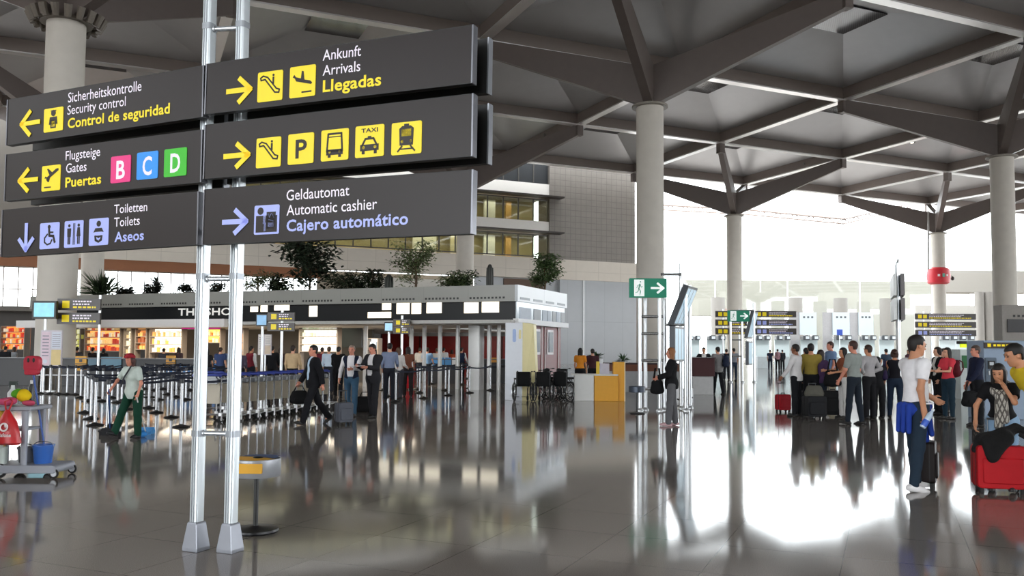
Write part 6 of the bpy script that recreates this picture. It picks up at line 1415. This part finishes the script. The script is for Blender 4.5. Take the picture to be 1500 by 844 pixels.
# red bag
t = thing('carrier_bag', 'red plastic carrier bag with white mark hanging on the cleaning cart', 'bag', P_(28, -.3, cz(648)))
hb_ = cz(598) - cz(648); m = MB(); vs = []; N_ = 20
for zf, wx_, wy in ((0, .155, .05), (.06, .18, .085), (.35, .165, .09), (.65, .115, .07), (.85, .06, .045), (1.0, .025, .02)):
    for k in range(N_):
        a = 2 * math.pi * k / N_; rr = 1 + .05 * math.sin(5 * a + zf * 9); vs.append((wx_ * rr * math.cos(a), wy * rr * math.sin(a), zf * hb_))
m.add(vs, [tuple(range(N_))[::-1], tuple(range(5 * N_, 6 * N_))] + [(i * N_ + k, i * N_ + (k + 1) % N_, (i + 1) * N_ + (k + 1) % N_, (i + 1) * N_ + k) for i in range(5) for k in range(N_)])
bag = m.build('bag', mat('#c31a22', .35, 0, .12, 10, spec=.6), t); q = MB(); q.sweep([(-.02, 0, hb_), (-.05, .02, hb_ + .1), (0, .05, hb_ + .13), (.05, .02, hb_ + .1), (.02, 0, hb_)], .01, 6); q.build('handle', mat('#c31a22', .4), t)
m = MB(); M = Matrix.Translation((.02, -.1, hb_ * .52)) @ Matrix.Rotation(R(84), 4, 'X')
m.ring(.045, .011, 20, 6, 0, M); m.ell((.04, -.098, hb_ * .57), (.016, .008, .03)); put_text(m, 'vodafone', Matrix.Translation((-.105, -.105, hb_ * .25)) @ Matrix.Rotation(R(90), 4, 'X'), .22, .045, True); m.build('mark', mat('#f2e6e6', .4), t)
t = thing('waste_sack', 'yellow waste sack hanging at the left end of the cleaning cart', 'bag', P_(-6, -.05, cz(682))); m = MB(); m.lathe([(.08, 0), (.12, .03), (.125, .5), (.11, .68), (.115, .7)], 18); m.build('sack', mat('#e3b21c', .4, 0, .1, 6), t)
def bucket(label, x, y, r_, h_, col):
    t = thing('bucket', label, 'bucket', P_(x, y, cz(679))); MB().lathe([(r_ * .8, 0), (r_ * .82, .01), (r_, h_), (r_ * 1.06, h_), (r_ * 1.06, h_ - .02), (r_ * 1.0, h_ - .02), (r_ * .97, h_ - .03), (r_ * .78, .02), (.005, .02)], 24).build('pail', mat(col, .4, 0, .06), t)
    m = MB(); m.sweep([(r_ * 1.05 * math.cos(a), 0, h_ - .02 + r_ * .5 * math.sin(a)) for a in [i * math.pi / 10 for i in range(11)]], .006, 6); m.build('bail', STEEL, t)
bucket('blue bucket standing on the right end of the cleaning cart', 62, 0, .125, .24, '#2d62b4')
bucket('grey bucket standing under the red bag on the cart', 33, .08, .11, .2, '#6a6d74')
t = thing('canister', 'white plastic canister on the lower deck of the cleaning cart', 'canister', P_(8, -.1, cz(679))); m = MB(); m.rbox((0, 0, .11), (.13, .1, .22), .03); m.tube((0, 0, .22), (0, 0, .26), .022, n=10); m.build('body', mat('#d5e0da', .4), t)
# broom with red head leaning from the bucket
t = thing('red_broom', 'blue handled broom with red head leaning upright in the blue bucket', 'broom', P_(64, .02, cz(665)))
e = P_(39, .06, cz(545)) - P_(64, .02, cz(665)); MB().tube((0, 0, 0), tuple(e), .012, n=10).build('handle', mat('#2f56a8', .4), t)
m = MB(); m.rbox((e.x, e.y - .01, e.z + .1), (.2, .09, .21), .06, 0, None, 'y'); m.rbox((e.x, e.y - .02, e.z + .0), (.17, .08, .08), .03, 0, None, 'y'); m.build('head', mat('#c01f3a', .5, 0, .1), t, bevel=.01)
m = MB()
for k in (-1, 1): m.ell((e.x + k * .035, e.y - .056, e.z + .15), (.016, .01, .03), 0)
m.build('holes', [BLACK, mat('#f0d6b0', .4)], t)
